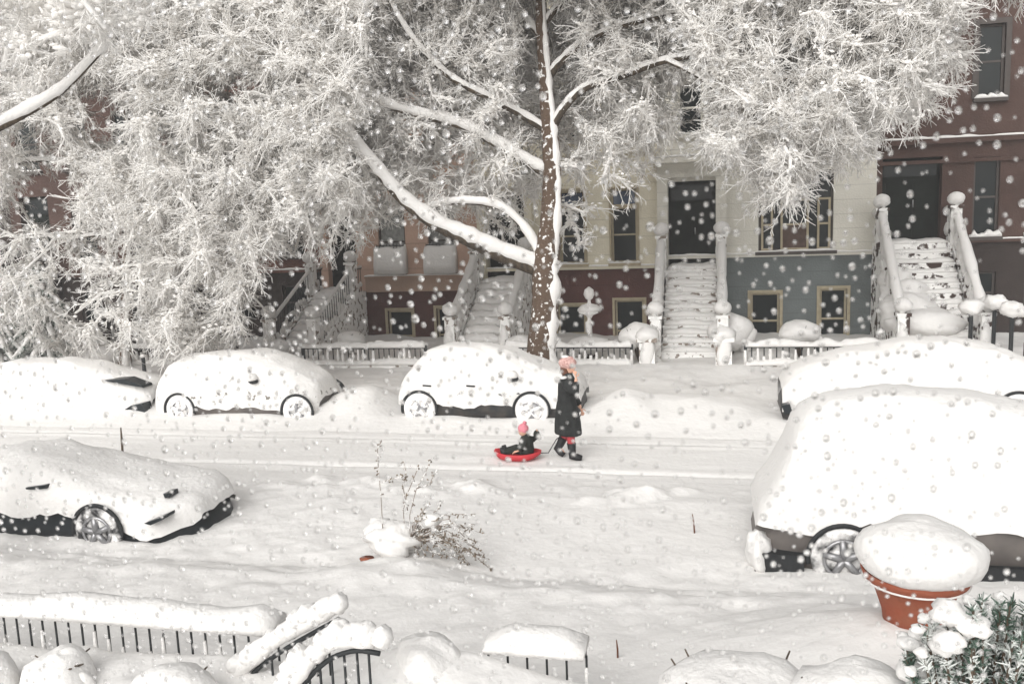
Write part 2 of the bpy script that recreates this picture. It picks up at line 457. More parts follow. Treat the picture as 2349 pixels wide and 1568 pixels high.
def stoop(par, a, b, ztop, n=10, y0=YF, run=.29, riser_m=STONE, zb=.12, rail='stone', snow_full=False, nsnow=.1):
    """steps going up to the door, with side rails; sub-parts under the stoop"""
    st = MB(); sn = MB(); rh = (ztop - zb) / n
    land = 1.0
    st.box((a, y0 - land, zb - .3), (b, y0 + .35, ztop))
    slab_snow(sn, a + .02, b - .02, y0 - land + .02, y0 + .3, ztop, nsnow)
    for i in range(1, n):
        z = ztop - rh * i; ya = y0 - land - run * i
        st.box((a, ya, zb - .3), (b, ya + run - .002, z))
        st.box((a - .02, ya - .03, z - .05), (b + .02, ya + .02, z + .003))
        slab_snow(sn, a + .02, b - .02, ya - .02, ya + run, z + .004, nsnow * (1.35 if snow_full else 1.0))
    s_ = st.build('stoop', riser_m, par, smooth=False)
    o = sn.build('step_snow', SNOW, None); o.parent = s_
    yb = y0 - land - run * (n - 1)
    for sgn, x in ((-1, a), (1, b)):
        xo = x + sgn * .14
        cheek = MB()
        prof = [(y0 - .02, ztop), (y0 - land, ztop), (yb - .05, zb + .25), (yb - .05, zb - .3), (y0 - .02, zb - .3)]
        l = [(xo - .09, p, z) for p, z in prof]; r_ = [(xo + .09, p, z) for p, z in prof]
        cheek.loft([l, r_])
        o = cheek.build('side_wall', riser_m, None, False); o.parent = s_
        rl = MB(); hh = .78
        pa = [(xo, y0 - .1, ztop + hh), (xo, y0 - land, ztop + hh), (xo, yb - .1, zb + .3 + hh)]
        if rail == 'stone':
            rl.tube(pa, .085, 8)
            k = 0; total = 16
            for i in range(total):
                t = (i + .5) / total
                yy = y0 - .1 + (yb - y0) * t
                zz = ztop if yy > y0 - land else ztop + (zb + .3 - ztop) * ((y0 - land - yy) / (y0 - land - yb))
                rl.lathe([(.04, 0), (.07, .2), (.04, .45), (.05, hh)], (xo, yy, zz - .02), 8)
        else:
            rl.tube(pa, .028, 6)
            for i in range(22):
                t = (i + .5) / 22
                yy = y0 - .1 + (yb - y0) * t
                zz = ztop if yy > y0 - land else ztop + (zb + .3 - ztop) * ((y0 - land - yy) / (y0 - land - yb))
                rl.tube([(xo, yy, zz - .05), (xo, yy, zz + hh)], .012, 5)
        o = rl.build('balustrade' if rail == 'stone' else 'iron_railing', riser_m if rail == 'stone' else IRON, None); o.parent = s_
        cp = MB()
        if rail == 'stone':
            pp = []
            for i in range(15):
                t = i / 14; yy = y0 - .1 + (yb - y0) * t
                zz = ztop if yy > y0 - land else ztop + (zb + .3 - ztop) * ((y0 - land - yy) / (y0 - land - yb))
                pp.append((xo, yy, zz + hh + .10))
            cp.tube(pp, [.13 * (1 + .18 * random.uniform(-1, 1)) for _ in pp], 9)
            for i in range(16):
                t = (i + .5) / 16
                yy = y0 - .1 + (yb - y0) * t
                zz = ztop if yy > y0 - land else ztop + (zb + .3 - ztop) * ((y0 - land - yy) / (y0 - land - yb))
                cp.blob((xo + random.uniform(-.03, .03), yy, zz + random.uniform(.1, .5)), (.12, .12, random.uniform(.16, .36)), 8, 6, .25, i)
        else:
            pp = [(x_, y_, z_ + .05) for x_, y_, z_ in pa]
            cp.tube(pp, [.045, .055, .06], 7)
            for i in range(14):
                t = (i + .5) / 14
                yy = y0 - .1 + (yb - y0) * t
                zz = ztop if yy > y0 - land else ztop + (zb + .3 - ztop) * ((y0 - land - yy) / (y0 - land - yb))
                cp.blob((xo, yy, zz + random.uniform(.0, .3)), (.07, .13, random.uniform(.08, .26)), 8, 6, .3, i)
        o = cp.build('rail_snow', SNOW, None); o.parent = s_
        # newels, bottom and top
        for (yy, zz, hN) in ((yb - .22, zb - .1, 1.25), (y0 - land + .05, ztop, .95)):
            nw = MB(); nw.box((xo - .14, yy - .14, zz - .2), (xo + .14, yy + .14, zz + hN))
            nw.box((xo - .18, yy - .18, zz + hN), (xo + .18, yy + .18, zz + hN + .08)); nw.blob((xo, yy, zz + hN + .2), .14, 12, 8, 0)
            o = nw.build('newel_post', riser_m, None, False); o.parent = s_
            c_ = MB(); c_.blob((xo, yy, zz + hN + .27), (.23, .22, .19), 14, 9, .12, int(abs(yy * 10)) + int(sgn))
            c_.blob((xo - .03, yy - .12, zz + hN * .55), (.16, .1, .4), 10, 8, .3, 3)
            o = c_.build('newel_snow', SNOW, None); o.parent = s_
    return s_

def cornice(par, a, b, z, m, proj=.55, h=.55):
    c_ = MB(); c_.box((a, YF - proj, z), (b, YF + .2, z + h * .35)); c_.box((a, YF - proj * .6, z - h * .35), (b, YF - .002, z - .003)); c_.box((a, YF - .12, z - h), (b, YF - .004, z - h * .35 - .003))
    n = max(6, int((b - a) / .45))
    for i in range(n):
        x = a + (b - a) * (i + .5) / n
        c_.box((x - .07, YF - proj * .85, z - h * .8), (x + .07, YF - .124, z - .006))
    o = c_.build('cornice', m, par, smooth=False)
    s_ = MB(); snow_strip(s_, a + .01, b - .01, YF - proj, YF + .2, z + h * .35, .16)
    q = s_.build('cornice_snow', SNOW, None); q.parent = o
def band(par, a, b, z0, z1, m, proj=.1, name='string_course', snow=.05, n=None):
    c_ = MB(); c_.box((a, YF - proj, z0), (b, YF - .003, z1)); o = c_.build(name, m, par, smooth=False)
    if snow:
        s_ = MB(); snow_strip(s_, a, b, YF - proj, YF - .004, z1, snow); q = s_.build('ledge_snow', SNOW, None); q.parent = o
    return o
def house(name, label, x0, x1, zsplit, ztop, base_m, wall_m, base_holes, holes, band_m, corn_m):
    h = thing(name, label, 'house', ((x0 + x1) / 2, YF, .3))
    a = MB(); wall_holes(a, x0, x1, -.2, zsplit, base_holes); a.build('basement_wall', base_m, h, smooth=False)
    a = MB(); wall_holes(a, x0, x1, zsplit, ztop, holes, y=YF + .001); a.build('wall', wall_m, h, smooth=False)
    r_ = MB(); r_.box((x0 + .01, YF + .25, ztop - .15), (x1 - .01, YF + 9, ztop - .02)); ro = r_.build('roof', CORN, h, smooth=False)
    s_ = MB(); snow_strip(s_, x0 + .02, x1 - .02, YF + .28, YF + 8.9, ztop - .02, .25, n=30); q = s_.build('roof_snow', SNOW, None); q.parent = ro
    cornice(h, x0 + .004, x1 - .004, ztop - .05, corn_m)
    return h

ZT = 12.4
# -- house C : pale cream with grey basement
def rect(l, r_, t, b_, ref=None):
    my = (t + b_) / 2; mx = (l + r_) / 2
    return (HX(l, my), HX(r_, my), HZ(mx, b_), HZ(mx, t))
xB0, xB1, xC1 = HX(1098, 620), HX(1512, 600), HX(2008, 560)
xD1 = xC1 + 6.4
xA0 = HX(735, 620)
zC = HZ(1830, 583); zB = HZ(1400, 612); zA = HZ(960, 636)
# C
c_bay = rect(1740, 1912, 392, 577); c_bay = (c_bay[0], c_bay[1], zC + .10, c_bay[3])
c_door = rect(1533, 1642, 415, 640)
c_b1 = rect(1722, 1788, 672, 800); c_b2 = rect(1880, 1942, 662, 800)
c_u = [(HX(1555, 250), HX(1612, 250), HZ(1580, 308), HZ(1580, 185))]
wC = c_u[0][1] - c_u[0][0]
zu0, zu1 = c_u[0][2], c_u[0][3]
c_u += [(HX(1735, 250), HX(1735, 250) + wC, zu0, zu1), (HX(1880, 250), HX(1880, 250) + wC, zu0, zu1)]
c_u3 = [(a, b, zu0 + 3.1, zu1 + 3.0) for a, b, _, _ in c_u]
hC = house('row_house', 'pale cream row house with blue grey basement and triple window right of its door', xB1, xC1, zC, ZT + .1, GREYBASE, CREAM2,
           [c_b1, c_b2, (c_door[0] - .02, c_door[1] + .02, zC - .35, zC)], [c_bay, (c_door[0], c_door[1], zC, c_door[3])] + c_u + c_u3, CREAM2, CORN)
door(hC, c_door[0], c_door[1], zC - .33, c_door[3], dep=.5)
sv = MB()
sv.box((c_door[0] - .32, YF - .22, zC - .3), (c_door[0] - .003, YF - .002, c_door[3] + .1)); sv.box((c_door[1] + .003, YF - .22, zC - .3), (c_door[1] + .32, YF - .002, c_door[3] + .1))
sv.box((c_door[0] - .32, YF - .22, c_door[3] + .103), (c_door[1] + .32, YF - .002, c_door[3] + .55)); sv.box((c_door[0] - .5, YF - .5, c_door[3] + .553), (c_door[1] + .5, YF - .002, c_door[3] + .72))
ds = sv.build('door_surround', CREAM2, hC, smooth=False)
s_ = MB(); snow_strip(s_, c_door[0] - .5, c_door[1] + .5, YF - .5, YF - .01, c_door[3] + .72, .07); q = s_.build('ledge_snow', SNOW, None); q.parent = ds
mw = c_bay[1] - c_bay[0]
window(hC, *c_bay, trim=TRIMD, pane=PANE, lines=0, sill=True)
# inner sashes of the triple window
ws = [(c_bay[0] + .08, c_bay[0] + mw * .20), (c_bay[0] + mw * .30, c_bay[0] + mw * .68), (c_bay[0] + mw * .79, c_bay[1] - .07)]
for i, (a, b) in enumerate(ws):
    window(hC, a, b, c_bay[2] + .03, c_bay[2] + (c_bay[3] - c_bay[2]) * .66, lines=1, sill=False, trim=TRIM, y=YF - .045, blind=(.48 if i == 1 else .99, CURT if i == 1 else PANE) if i == 1 else None)
for r_ in (c_b1, c_b2): window(hC, *r_, surround=.09, lines=1, sill=False)
for i, r_ in enumerate(c_u + c_u3): window(hC, *r_, trim=CREAM2, lines=1, surround=.12, pane=PANE)
band(hC, xB1 + .01, xC1 - .01, zC - .05, zC + .04, CREAM2, .09)
band(hC, c_door[1] + .55, xC1 - .01, HZ(1830, 352), HZ(1830, 352) + .3, CREAM2, .12, 'belt_course')
stoop(hC, c_door[0] - .02, c_door[1] + .02, zC - .32, n=11, run=.30, rail='stone', nsnow=.15)
# B
b_w1 = rect(1284, 1328, 440, 610); b_w2 = rect(1402, 1462, 432, 606); zz = zB + .12
b_w1 = (HX(1284, 530), HX(1284, 530) + (b_w2[1] - b_w2[0]), zz, b_w2[3]); b_w2 = (b_w2[0], b_w2[1], zz, b_w2[3])
b_door = rect(1116, 1206, 440, 655)
b_b1 = rect(1281, 1344, 700, 830); b_b2 = rect(1412, 1478, 688, 830)
wb = b_w2[1] - b_w2[0]
b_u = [(a, a + wb * .9, zu0 - .1, zu1 - .1) for a in (b_door[0] + .1, b_w1[0], b_w2[0])]
b_u3 = [(a, b, c + 3.1, d + 3.0) for a, b, c, d in b_u]
hB = house('row_house', 'warm cream row house with a dark red basement behind the trunk of the big tree', xB0, xB1, zB, ZT - .1, REDBASE, CREAM,
           [b_b1, b_b2, (b_door[0] - .02, b_door[1] + .02, zB - .4, zB)], [b_w1, b_w2, (b_door[0], b_door[1], zB, b_door[3])] + b_u + b_u3, CREAM, CORN)
for r_ in (b_w1, b_w2): window(hB, *r_, trim=TRIM, transom=r_[2] + (r_[3] - r_[2]) * .76, lines=0, pane=PANE, surround=.06)
for r_ in (b_w1, b_w2):
    m_ = MB(); z = r_[2] + (r_[3] - r_[2]) * .38
    m_.box((r_[0] + .07, YF + .095, z - .025), (r_[1] - .07, YF + .17, z + .025)); m_.build('sash_rail', TRIM, hB, smooth=False)
    m_ = MB(); m_.quad([(r_[0] + .08, YF + .125, r_[2] + (r_[3] - r_[2]) * .79), (r_[1] - .08, YF + .125, r_[2] + (r_[3] - r_[2]) * .79), (r_[1] - .08, YF + .125, r_[3] - .09), (r_[0] + .08, YF + .125, r_[3] - .09)]); m_.build('transom_pane', PANEB, hB, smooth=False)
for r_ in (b_b1, b_b2): window(hB, *r_, surround=.08, lines=1, sill=False)
for r_ in b_u + b_u3: window(hB, *r_, trim=TRIM, lines=1, surround=.1)
door(hB, b_door[0], b_door[1], zB - .38, b_door[3], dep=.45)
sv = MB(); sv.box((b_door[0] - .25, YF - .18, zB - .3), (b_door[0] - .003, YF - .002, b_door[3] + .1)); sv.box((b_door[1] + .003, YF - .18, zB - .3), (b_door[1] + .25, YF - .002, b_door[3] + .1)); sv.box((b_door[0] - .4, YF - .35, b_door[3] + .103), (b_door[1] + .4, YF - .002, b_door[3] + .5))
sv.build('door_surround', CREAM, hB, smooth=False)
band(hB, xB0 + .01, xB1 - .01, zB - .06, zB + .03, CREAM, .1)
band(hB, b_door[1] + .5, xB1 - .01, HZ(1400, 352), HZ(1400, 352) + .3, CREAM, .12, 'belt_course')
stoop(hB, b_door[0] - .02, b_door[1] + .02, zB - .36, n=10, run=.30, rail='stone', snow_full=True, nsnow=.16)
dp = MB(); dp.tube([(xB1 + .02, YF - .08, .4), (xB1 + .02, YF - .08, ZT - .7)], .055, 8); dp.build('downpipe', CREAM, hB)
# A
a_w1 = rect(868, 930, 480, 636); a_w2 = rect(981, 1044, 470, 630); a_door = rect(750, 816, 470, 680)
a_w1 = (a_w1[0], a_w1[1], zA + .12, a_w1[3]); a_w2 = (a_w2[0], a_w2[1], zA + .12, a_w1[3])
a_b1 = rect(893, 948, 712, 830); a_b2 = rect(1004, 1060, 706, 830)
a_u = [(a, a + .85, zu0 - .3, zu1 - .3) for a in (a_door[0] + .1, a_w1[0], a_w2[0])]
a_u3 = [(a, b, c + 3.1, d + 3.0) for a, b, c, d in a_u]
hA = house('row_house', 'salmon stucco row house with snow heaped on two window guards, left of the trunk', xA0, xB0, zA - .42, ZT - .3, REDBASE, SALMON,
           [a_b1, a_b2], [a_w1, a_w2, (a_door[0], a_door[1], zA - .42, a_door[3])] + a_u + a_u3, TANBAND, CORN)
for r_ in (a_w1, a_w2):
    window(hA, *r_, trim=TRIMD, lines=1, pane=PANE, blind=(.98, CURTW), sill=False)
    gd = MB(); a, b, c, d = r_
    for i in range(9):
        x = a + (b - a) * i / 8; gd.tube([(x, YF - .02, c - .02), (x, YF - .22, c + .1), (x, YF - .2, c + 1.0)], .012, 5)
    for z in (c + .1, c + .95): gd.tube([(a, YF - .215, z), (b, YF - .205, z)], .015, 5)
    go = gd.build('window_guard', IRON, hA)
    sg = MB(); rr = []
    for i in range(9):
        x = a - .06 + (b - a + .12) * i / 8; j = random.uniform(-.05, .05)
        rr.append([(x, YF - .40, c + .02), (x, YF - .43, c + .3), (x, YF - .33, c + .8 + j), (x, YF - .16, c + .95 + j), (x, YF - .03, c + .7), (x, YF - .03, c + .04)])
    sg.loft(rr)
    q = sg.build('guard_snow', SNOW, None); q.parent = go
for r_ in (a_b1, a_b2): window(hA, *r_, surround=.09, lines=1, sill=False)
for r_ in a_u + a_u3: window(hA, *r_, trim=TRIMD, lines=1, surround=0)
door(hA, a_door[0], a_door[1], zA - .42, a_door[3], dep=.4)
band(hA, a_door[1] + .3, xB0 - .01, zA - .46, zA - .005, TANBAND, .06, 'tan_band', 0)
band(hA, a_door[1] + .3, xB0 - .01, zA, zA + .07, TANBAND, .14)
stoop(hA, a_door[0] - .05, a_door[1] + .05, zA - .42, n=10, run=.31, rail='iron', snow_full=True, nsnow=.16)
# D
d_door = rect(2022, 2158, 362, 640); d_w1 = rect(2232, 2292, 360, 548)
ddw = d_w1[1] - d_w1[0]
zD = HZ(2200, 552)
d_w1 = (d_w1[0], d_w1[1], zD + .1, d_w1[3]); d_w2 = (d_w1[1] + .75, d_w1[1] + .75 + ddw, zD + .1, d_w1[3])
d_u = [(a, a + ddw, HZ(2270, 225), HZ(2270, 55)) for a in (d_door[0] + .35, d_w1[0], d_w2[0])]
d_u3 = [(a, b, c + 3.1, d + 3.0) for a, b, c, d in d_u]
d_b = [(a, b, .75, 2.0) for a, b, _, _ in (d_w1, d_w2)]
hD = house('row_house', 'brownstone row house with plain dark walls, right of the pale cream house', xC1, xD1, zD, ZT + .5, BROWND, BROWN, d_b, [d_w1, d_w2, (d_door[0], d_door[1], zD, d_door[3])] + d_u + d_u3, BROWN, CORN)
sv = MB(); zl = d_door[2]
for r_ in (d_w1, d_w2): window(hD, *r_, trim=TRIMD, lines=1, snow=.14)
for r_ in d_b: window(hD, *r_, trim=TRIMD, lines=1, sill=False)
for r_ in d_u + d_u3: window(hD, *r_, trim=TRIMD, lines=1, surround=.14, snow=.1)
door(hD, d_door[0], d_door[1], zD - .002, d_door[3], dep=.4)
zz = HZ(2150, 330)
band(hD, xC1 + .02, xD1 - .01, zz, zz + .14, BROWN, .16, 'belt_course', .07)
band(hD, xC1 + .02, xD1 - .01, zz - .55, zz - .45, BROWN, .08, 'belt_course', 0)
band(hD, d_door[1] + .2, xD1 - .01, zD - .06, zD + .03, BROWN, .12)
stoop(hD, d_door[0] - .02, d_door[1] + .02, zD, n=11, run=.30, rail='stone', riser_m=STONE_D, nsnow=.12)
m_ = MB()
for k, (px, py, yy, r1, r2) in enumerate(((2052, 640, 26.2, .45, .35), (2068, 672, 25.7, .6, .42), (2090, 708, 25.1, .75, .42), (2120, 742, 24.5, .9, .36), (2060, 725, 25.0, .5, .5))):
    q_ = P(px, py, yy); m_.blob(q_, (r1, .6, r2), 18, 12, .2, 60 + k)
m_.build('snow_drift', SNOW, hD)
# right neighbour and left neighbours, mostly behind the trees
def plain_house(label, x0, x1, zt, base_m, wall_m, zs=2.5, rail='iron', dside=0):
    wd = x1 - x0
    cols = [x0 + wd * k for k in (.17, .5, .83)]
    if dside: cols = cols[::-1]
    dr = (cols[0] - .6, cols[0] + .6, zs, zs + 2.9)
    hol = [dr] + [(c - .48, c + .48, zs + .5, zs + 2.7) for c in cols[1:]]
    for f_ in (1, 2): hol += [(c - .46, c + .46, zs + .4 + 3.4 * f_, zs + 2.3 + 3.4 * f_) for c in cols]
    bh = [(c - .45, c + .45, .8, 2.0) for c in cols[1:]]
    h = house('row_house', label, x0, x1, zs, zt, base_m, wall_m, bh, hol, wall_m, CORN)
    for r_ in hol[1:]: window(h, *r_, trim=TRIMD, lines=1)
    for r_ in bh: window(h, *r_, trim=TRIMD, lines=1, sill=False)
    door(h, dr[0], dr[1], zs, dr[3], dep=.35)
    band(h, x0 + .01, x1 - .01, zs - .05, zs + .04, wall_m, .1)
    stoop(h, dr[0] - .02, dr[1] + .02, zs - .002, n=10, rail=rail, riser_m=base_m)
    return h
plain_house('dark brick row house at the far right edge beyond the brownstone', xD1, xD1 + 6.2, ZT + .2, BROWND, BRICK)
plain_house('dark brick row house behind snowy branches, left of the salmon house', xA0 - 6.0, xA0, ZT, BROWND, BRICK, rail='iron')
plain_house('brownstone row house at far left, mostly hidden by drooping snowy trees', xA0 - 12.1, xA0 - 6.0, ZT + .3, BROWND, BROWN, rail='stone')
plain_house('dark brownstone row house beyond the left edge behind the trees', xA0 - 18.2, xA0 - 12.1, ZT - .2, BROWND, BROWND)

# ------------------------------------------------------------------ far yard fences
def yard_fence(label, x0, x1, y=22.6, step=.145, wall_m=STONE, post_m=IRON, zt=.70, lumps=True):
    t = thing('yard_fence', label, 'fence', ((x0 + x1) / 2, y, .3), None)
    k = MB(); k.box((x0, y - .1, -.2), (x1, y + .1, .26)); ko = k.build('kerb_wall', wall_m, t, smooth=False)
    s_ = MB(); snow_strip(s_, x0, x1, y - .17, y + .17, .24, .14, amp=.4); q = s_.build('kerb_snow', SNOW, None); q.parent = ko
    r_ = MB(); r_.box((x0, y - .025, zt - .04), (x1, y + .025, zt)); n = int((x1 - x0) / step)
    for i in range(n + 1):
        x = x0 + (x1 - x0) * i / n; r_.tube([(x, y, .2), (x, y, zt - .02)], .016, 5)
    for x in np.arange(x0, x1 + .01, (x1 - x0) / max(1, round((x1 - x0) / 2.2))): r_.box((x - .04, y - .04, .2), (x + .04, y + .04, zt + .06))
    r_.build('railing', post_m, t, smooth=False)
    s_ = MB(); snow_strip(s_, x0, x1, y - .10, y + .10, zt, .15, n=int((x1 - x0) / .07), amp=.55, seed=int(x0 * 3))
    for i in range(n + 1):          # snow stuck on the pickets
        x = x0 + (x1 - x0) * i / n
        if random.random() < .8: s_.tube([(x, y - .03, .25), (x + random.uniform(-.01, .01), y - .035, zt - random.uniform(.02, .3))], [.05, random.uniform(.02, .045)], 6)
    s_.build('rail_snow', SNOW, t)
    return t
def clear(hd, a, b): return a - .45, b + .45
yard_fence('low snow covered iron yard fence left of the salmon house stoop', xA0 - 5.5, a_door[0] - .5)
yard_fence('low snowy iron fence with short pickets before the salmon house', a_door[1] + .5, b_door[0] - .45)
yard_fence('snow capped low fence in front of the dark red basement, behind the walking woman', b_door[1] + .5, c_door[0] - .7)
yard_fence('snow capped fence with toothed pickets before the blue grey basement', c_door[1] + .7, d_door[0] - .6)
yard_fence('snowy iron fence in front of the brownstone on the right', d_door[1] + .7, xD1 + 5)
yard_fence('snow buried low fence at the far left under the drooping trees', xA0 - 16, xA0 - 6.4)
# gate piers by the pale house stoop
for (px, lab) in ((1485, 'snow capped stone gate pier left of the pale house stoop'), (1660, 'snow capped stone gate pier right of the pale house stoop')):
    p = P(px, 800, 22.9); t = thing('gate_pier', lab, 'gate pier', (p.x, p.y, .3), 'stone gate piers by the pale house stoop')
    m_ = MB(); m_.box((p.x - .2, p.y - .2, 0), (p.x + .2, p.y + .2, .8)); m_.box((p.x - .26, p.y - .26, .8), (p.x + .26, p.y + .26, .9)); m_.build('pier', STONE, t, smooth=False)
    m_ = MB(); m_.blob((p.x, p.y, .95), (.33, .33, .22), 14, 8, .15, 3); m_.blob((p.x, p.y - .2, .5), (.2, .08, .4), 10, 8, .3, 5); m_.build('snow_cap', SNOW, t)
# snow loaded shrubs in the yards
def snow_bush(label, px, py, Y, rx, rz, seed, group='snow buried shrubs in the front yards', lift=0, n=5):
    p = P(px, py, Y); zb = gz(p.x, p.y) - .05
    t = thing('snow_covered_bush', label, 'bush', (p.x, p.y, zb), group)
    rn = random.Random(seed)
    tw = MB(); zt = p.z
    for i in range(14):
        a = rn.uniform(0, 6.28); rr = rn.uniform(.2, .95) * rx
        tw.tube([(p.x, p.y, zb), (p.x + math.cos(a) * rr * .6, p.y + math.sin(a) * rr * .6, zb + (zt - zb) * .6), (p.x + math.cos(a) * rr, p.y + math.sin(a) * rr, zt - rz * .3)], [.02, .012, .006], 4)
    tw.build('stems', TWIG, t)
    s_ = MB(); s_.blob((p.x, p.y, zt - rz), (rx, rx * .9, rz), 22, 14, .14, seed)
    for i in range(n):
        a = rn.uniform(0, 6.28); k = rn.uniform(.5, .8)
        s_.blob((p.x + math.cos(a) * rx * .7, p.y + math.sin(a) * rx * .6, zt - rz * rn.uniform(1.1, 1.9)), (rx * .45 * k * 1.3, rx * .45 * k, rz * .55), 12, 8, .2, seed + i)
    s_.build('snow_cap', SNOW, t)
snow_bush('round snow covered bush left of the pale house stoop', 1465, 742, 23.2, .52, .33, 11)
snow_bush('large round snow covered bush right of the pale house stoop', 1678, 716, 24.4, .58, .5, 12)
snow_bush('rounded snow covered bush at the foot of the salmon house basement', 806, 756, 24.2, .42, .3, 13)
snow_bush('tall narrow snow cap beside the green basement gate on the left', 468, 768, 23.4, .38, .42, 14)
snow_bush('small snow cap bush left of the salmon house stoop', 640, 775, 23.6, .28, .24, 15)
snow_bush('spiky low snow covered bush below the pale house basement windows', 1835, 735, 23.8, .5, .3, 16)
snow_bush('low snow heap bush below the big tree trunk', 1190, 770, 23.6, .45, .35, 17)
snow_bush('low snow covered bush under the dark red basement wall', 1350, 772, 23.6, .6, .22, 18)
snow_bush('wide flat snow covered hedge at far left behind the parked cars', 215, 790, 22.0, .95, .35, 19)
# bird bath with a mushroom cap of snow
p = P(1353, 745, 24.0); zb = gz(p.x, p.y)
t = thing('bird_bath', 'snow topped stone bird bath with an egg shaped finial before the dark red basement', 'bird bath', (p.x, p.y, zb))
m_ = MB(); zt = P(1353, 716, 24.0).z
m_.lathe([(.16, 0), (.16, .08), (.07, .15), (.06, zt - zb - .15), (.1, zt - zb - .08), (.3, zt - zb), (.3, zt - zb + .05), (.02, zt - zb + .05)], (p.x, p.y, zb), 16); m_.build('pedestal', STONE, t)
m_ = MB(); m_.lathe([(.32, 0), (.34, .06), (.22, .16), (.05, .2), (.04, .3), (.1, .34), (.15, .45), (.12, .58), (.02, .66)], (p.x, p.y, zt + .04), 14, jit=.06); m_.blob((p.x - .02, p.y - .09, zt - .4), (.09, .06, .25), 8, 6, .3, 2); m_.build('snow_cap', SNOW, t)
# balls of snow on posts at the brownstone stoop
for i, (px, py, yy) in enumerate(((2228, 715, 22.9), (2282, 705, 23.4), (2322, 722, 22.4))):
    p = P(px, py, yy)
    t = thing('railing_post', ['black railing post with a round snow ball, leftmost of the three by the brownstone', 'black railing post with a large snow ball, middle one of three by the brownstone', 'black railing post with a wide snow ball, rightmost of three by the brownstone'][i], 'post', (p.x, p.y, .2), 'snow topped posts by the brownstone')
    m_ = MB(); m_.tube([(p.x, p.y, .2), (p.x, p.y, p.z)], .05, 8); m_.box((p.x - .09, p.y - .09, p.z - .06), (p.x + .09, p.y + .09, p.z)); m_.build('post', IRON, t, smooth=False)
    m_ = MB(); m_.blob((p.x, p.y, p.z + .12), (.28, .26, .20), 20, 12, .22, 30 + i, freq=2.2); m_.build('snow_ball', SNOW, t)

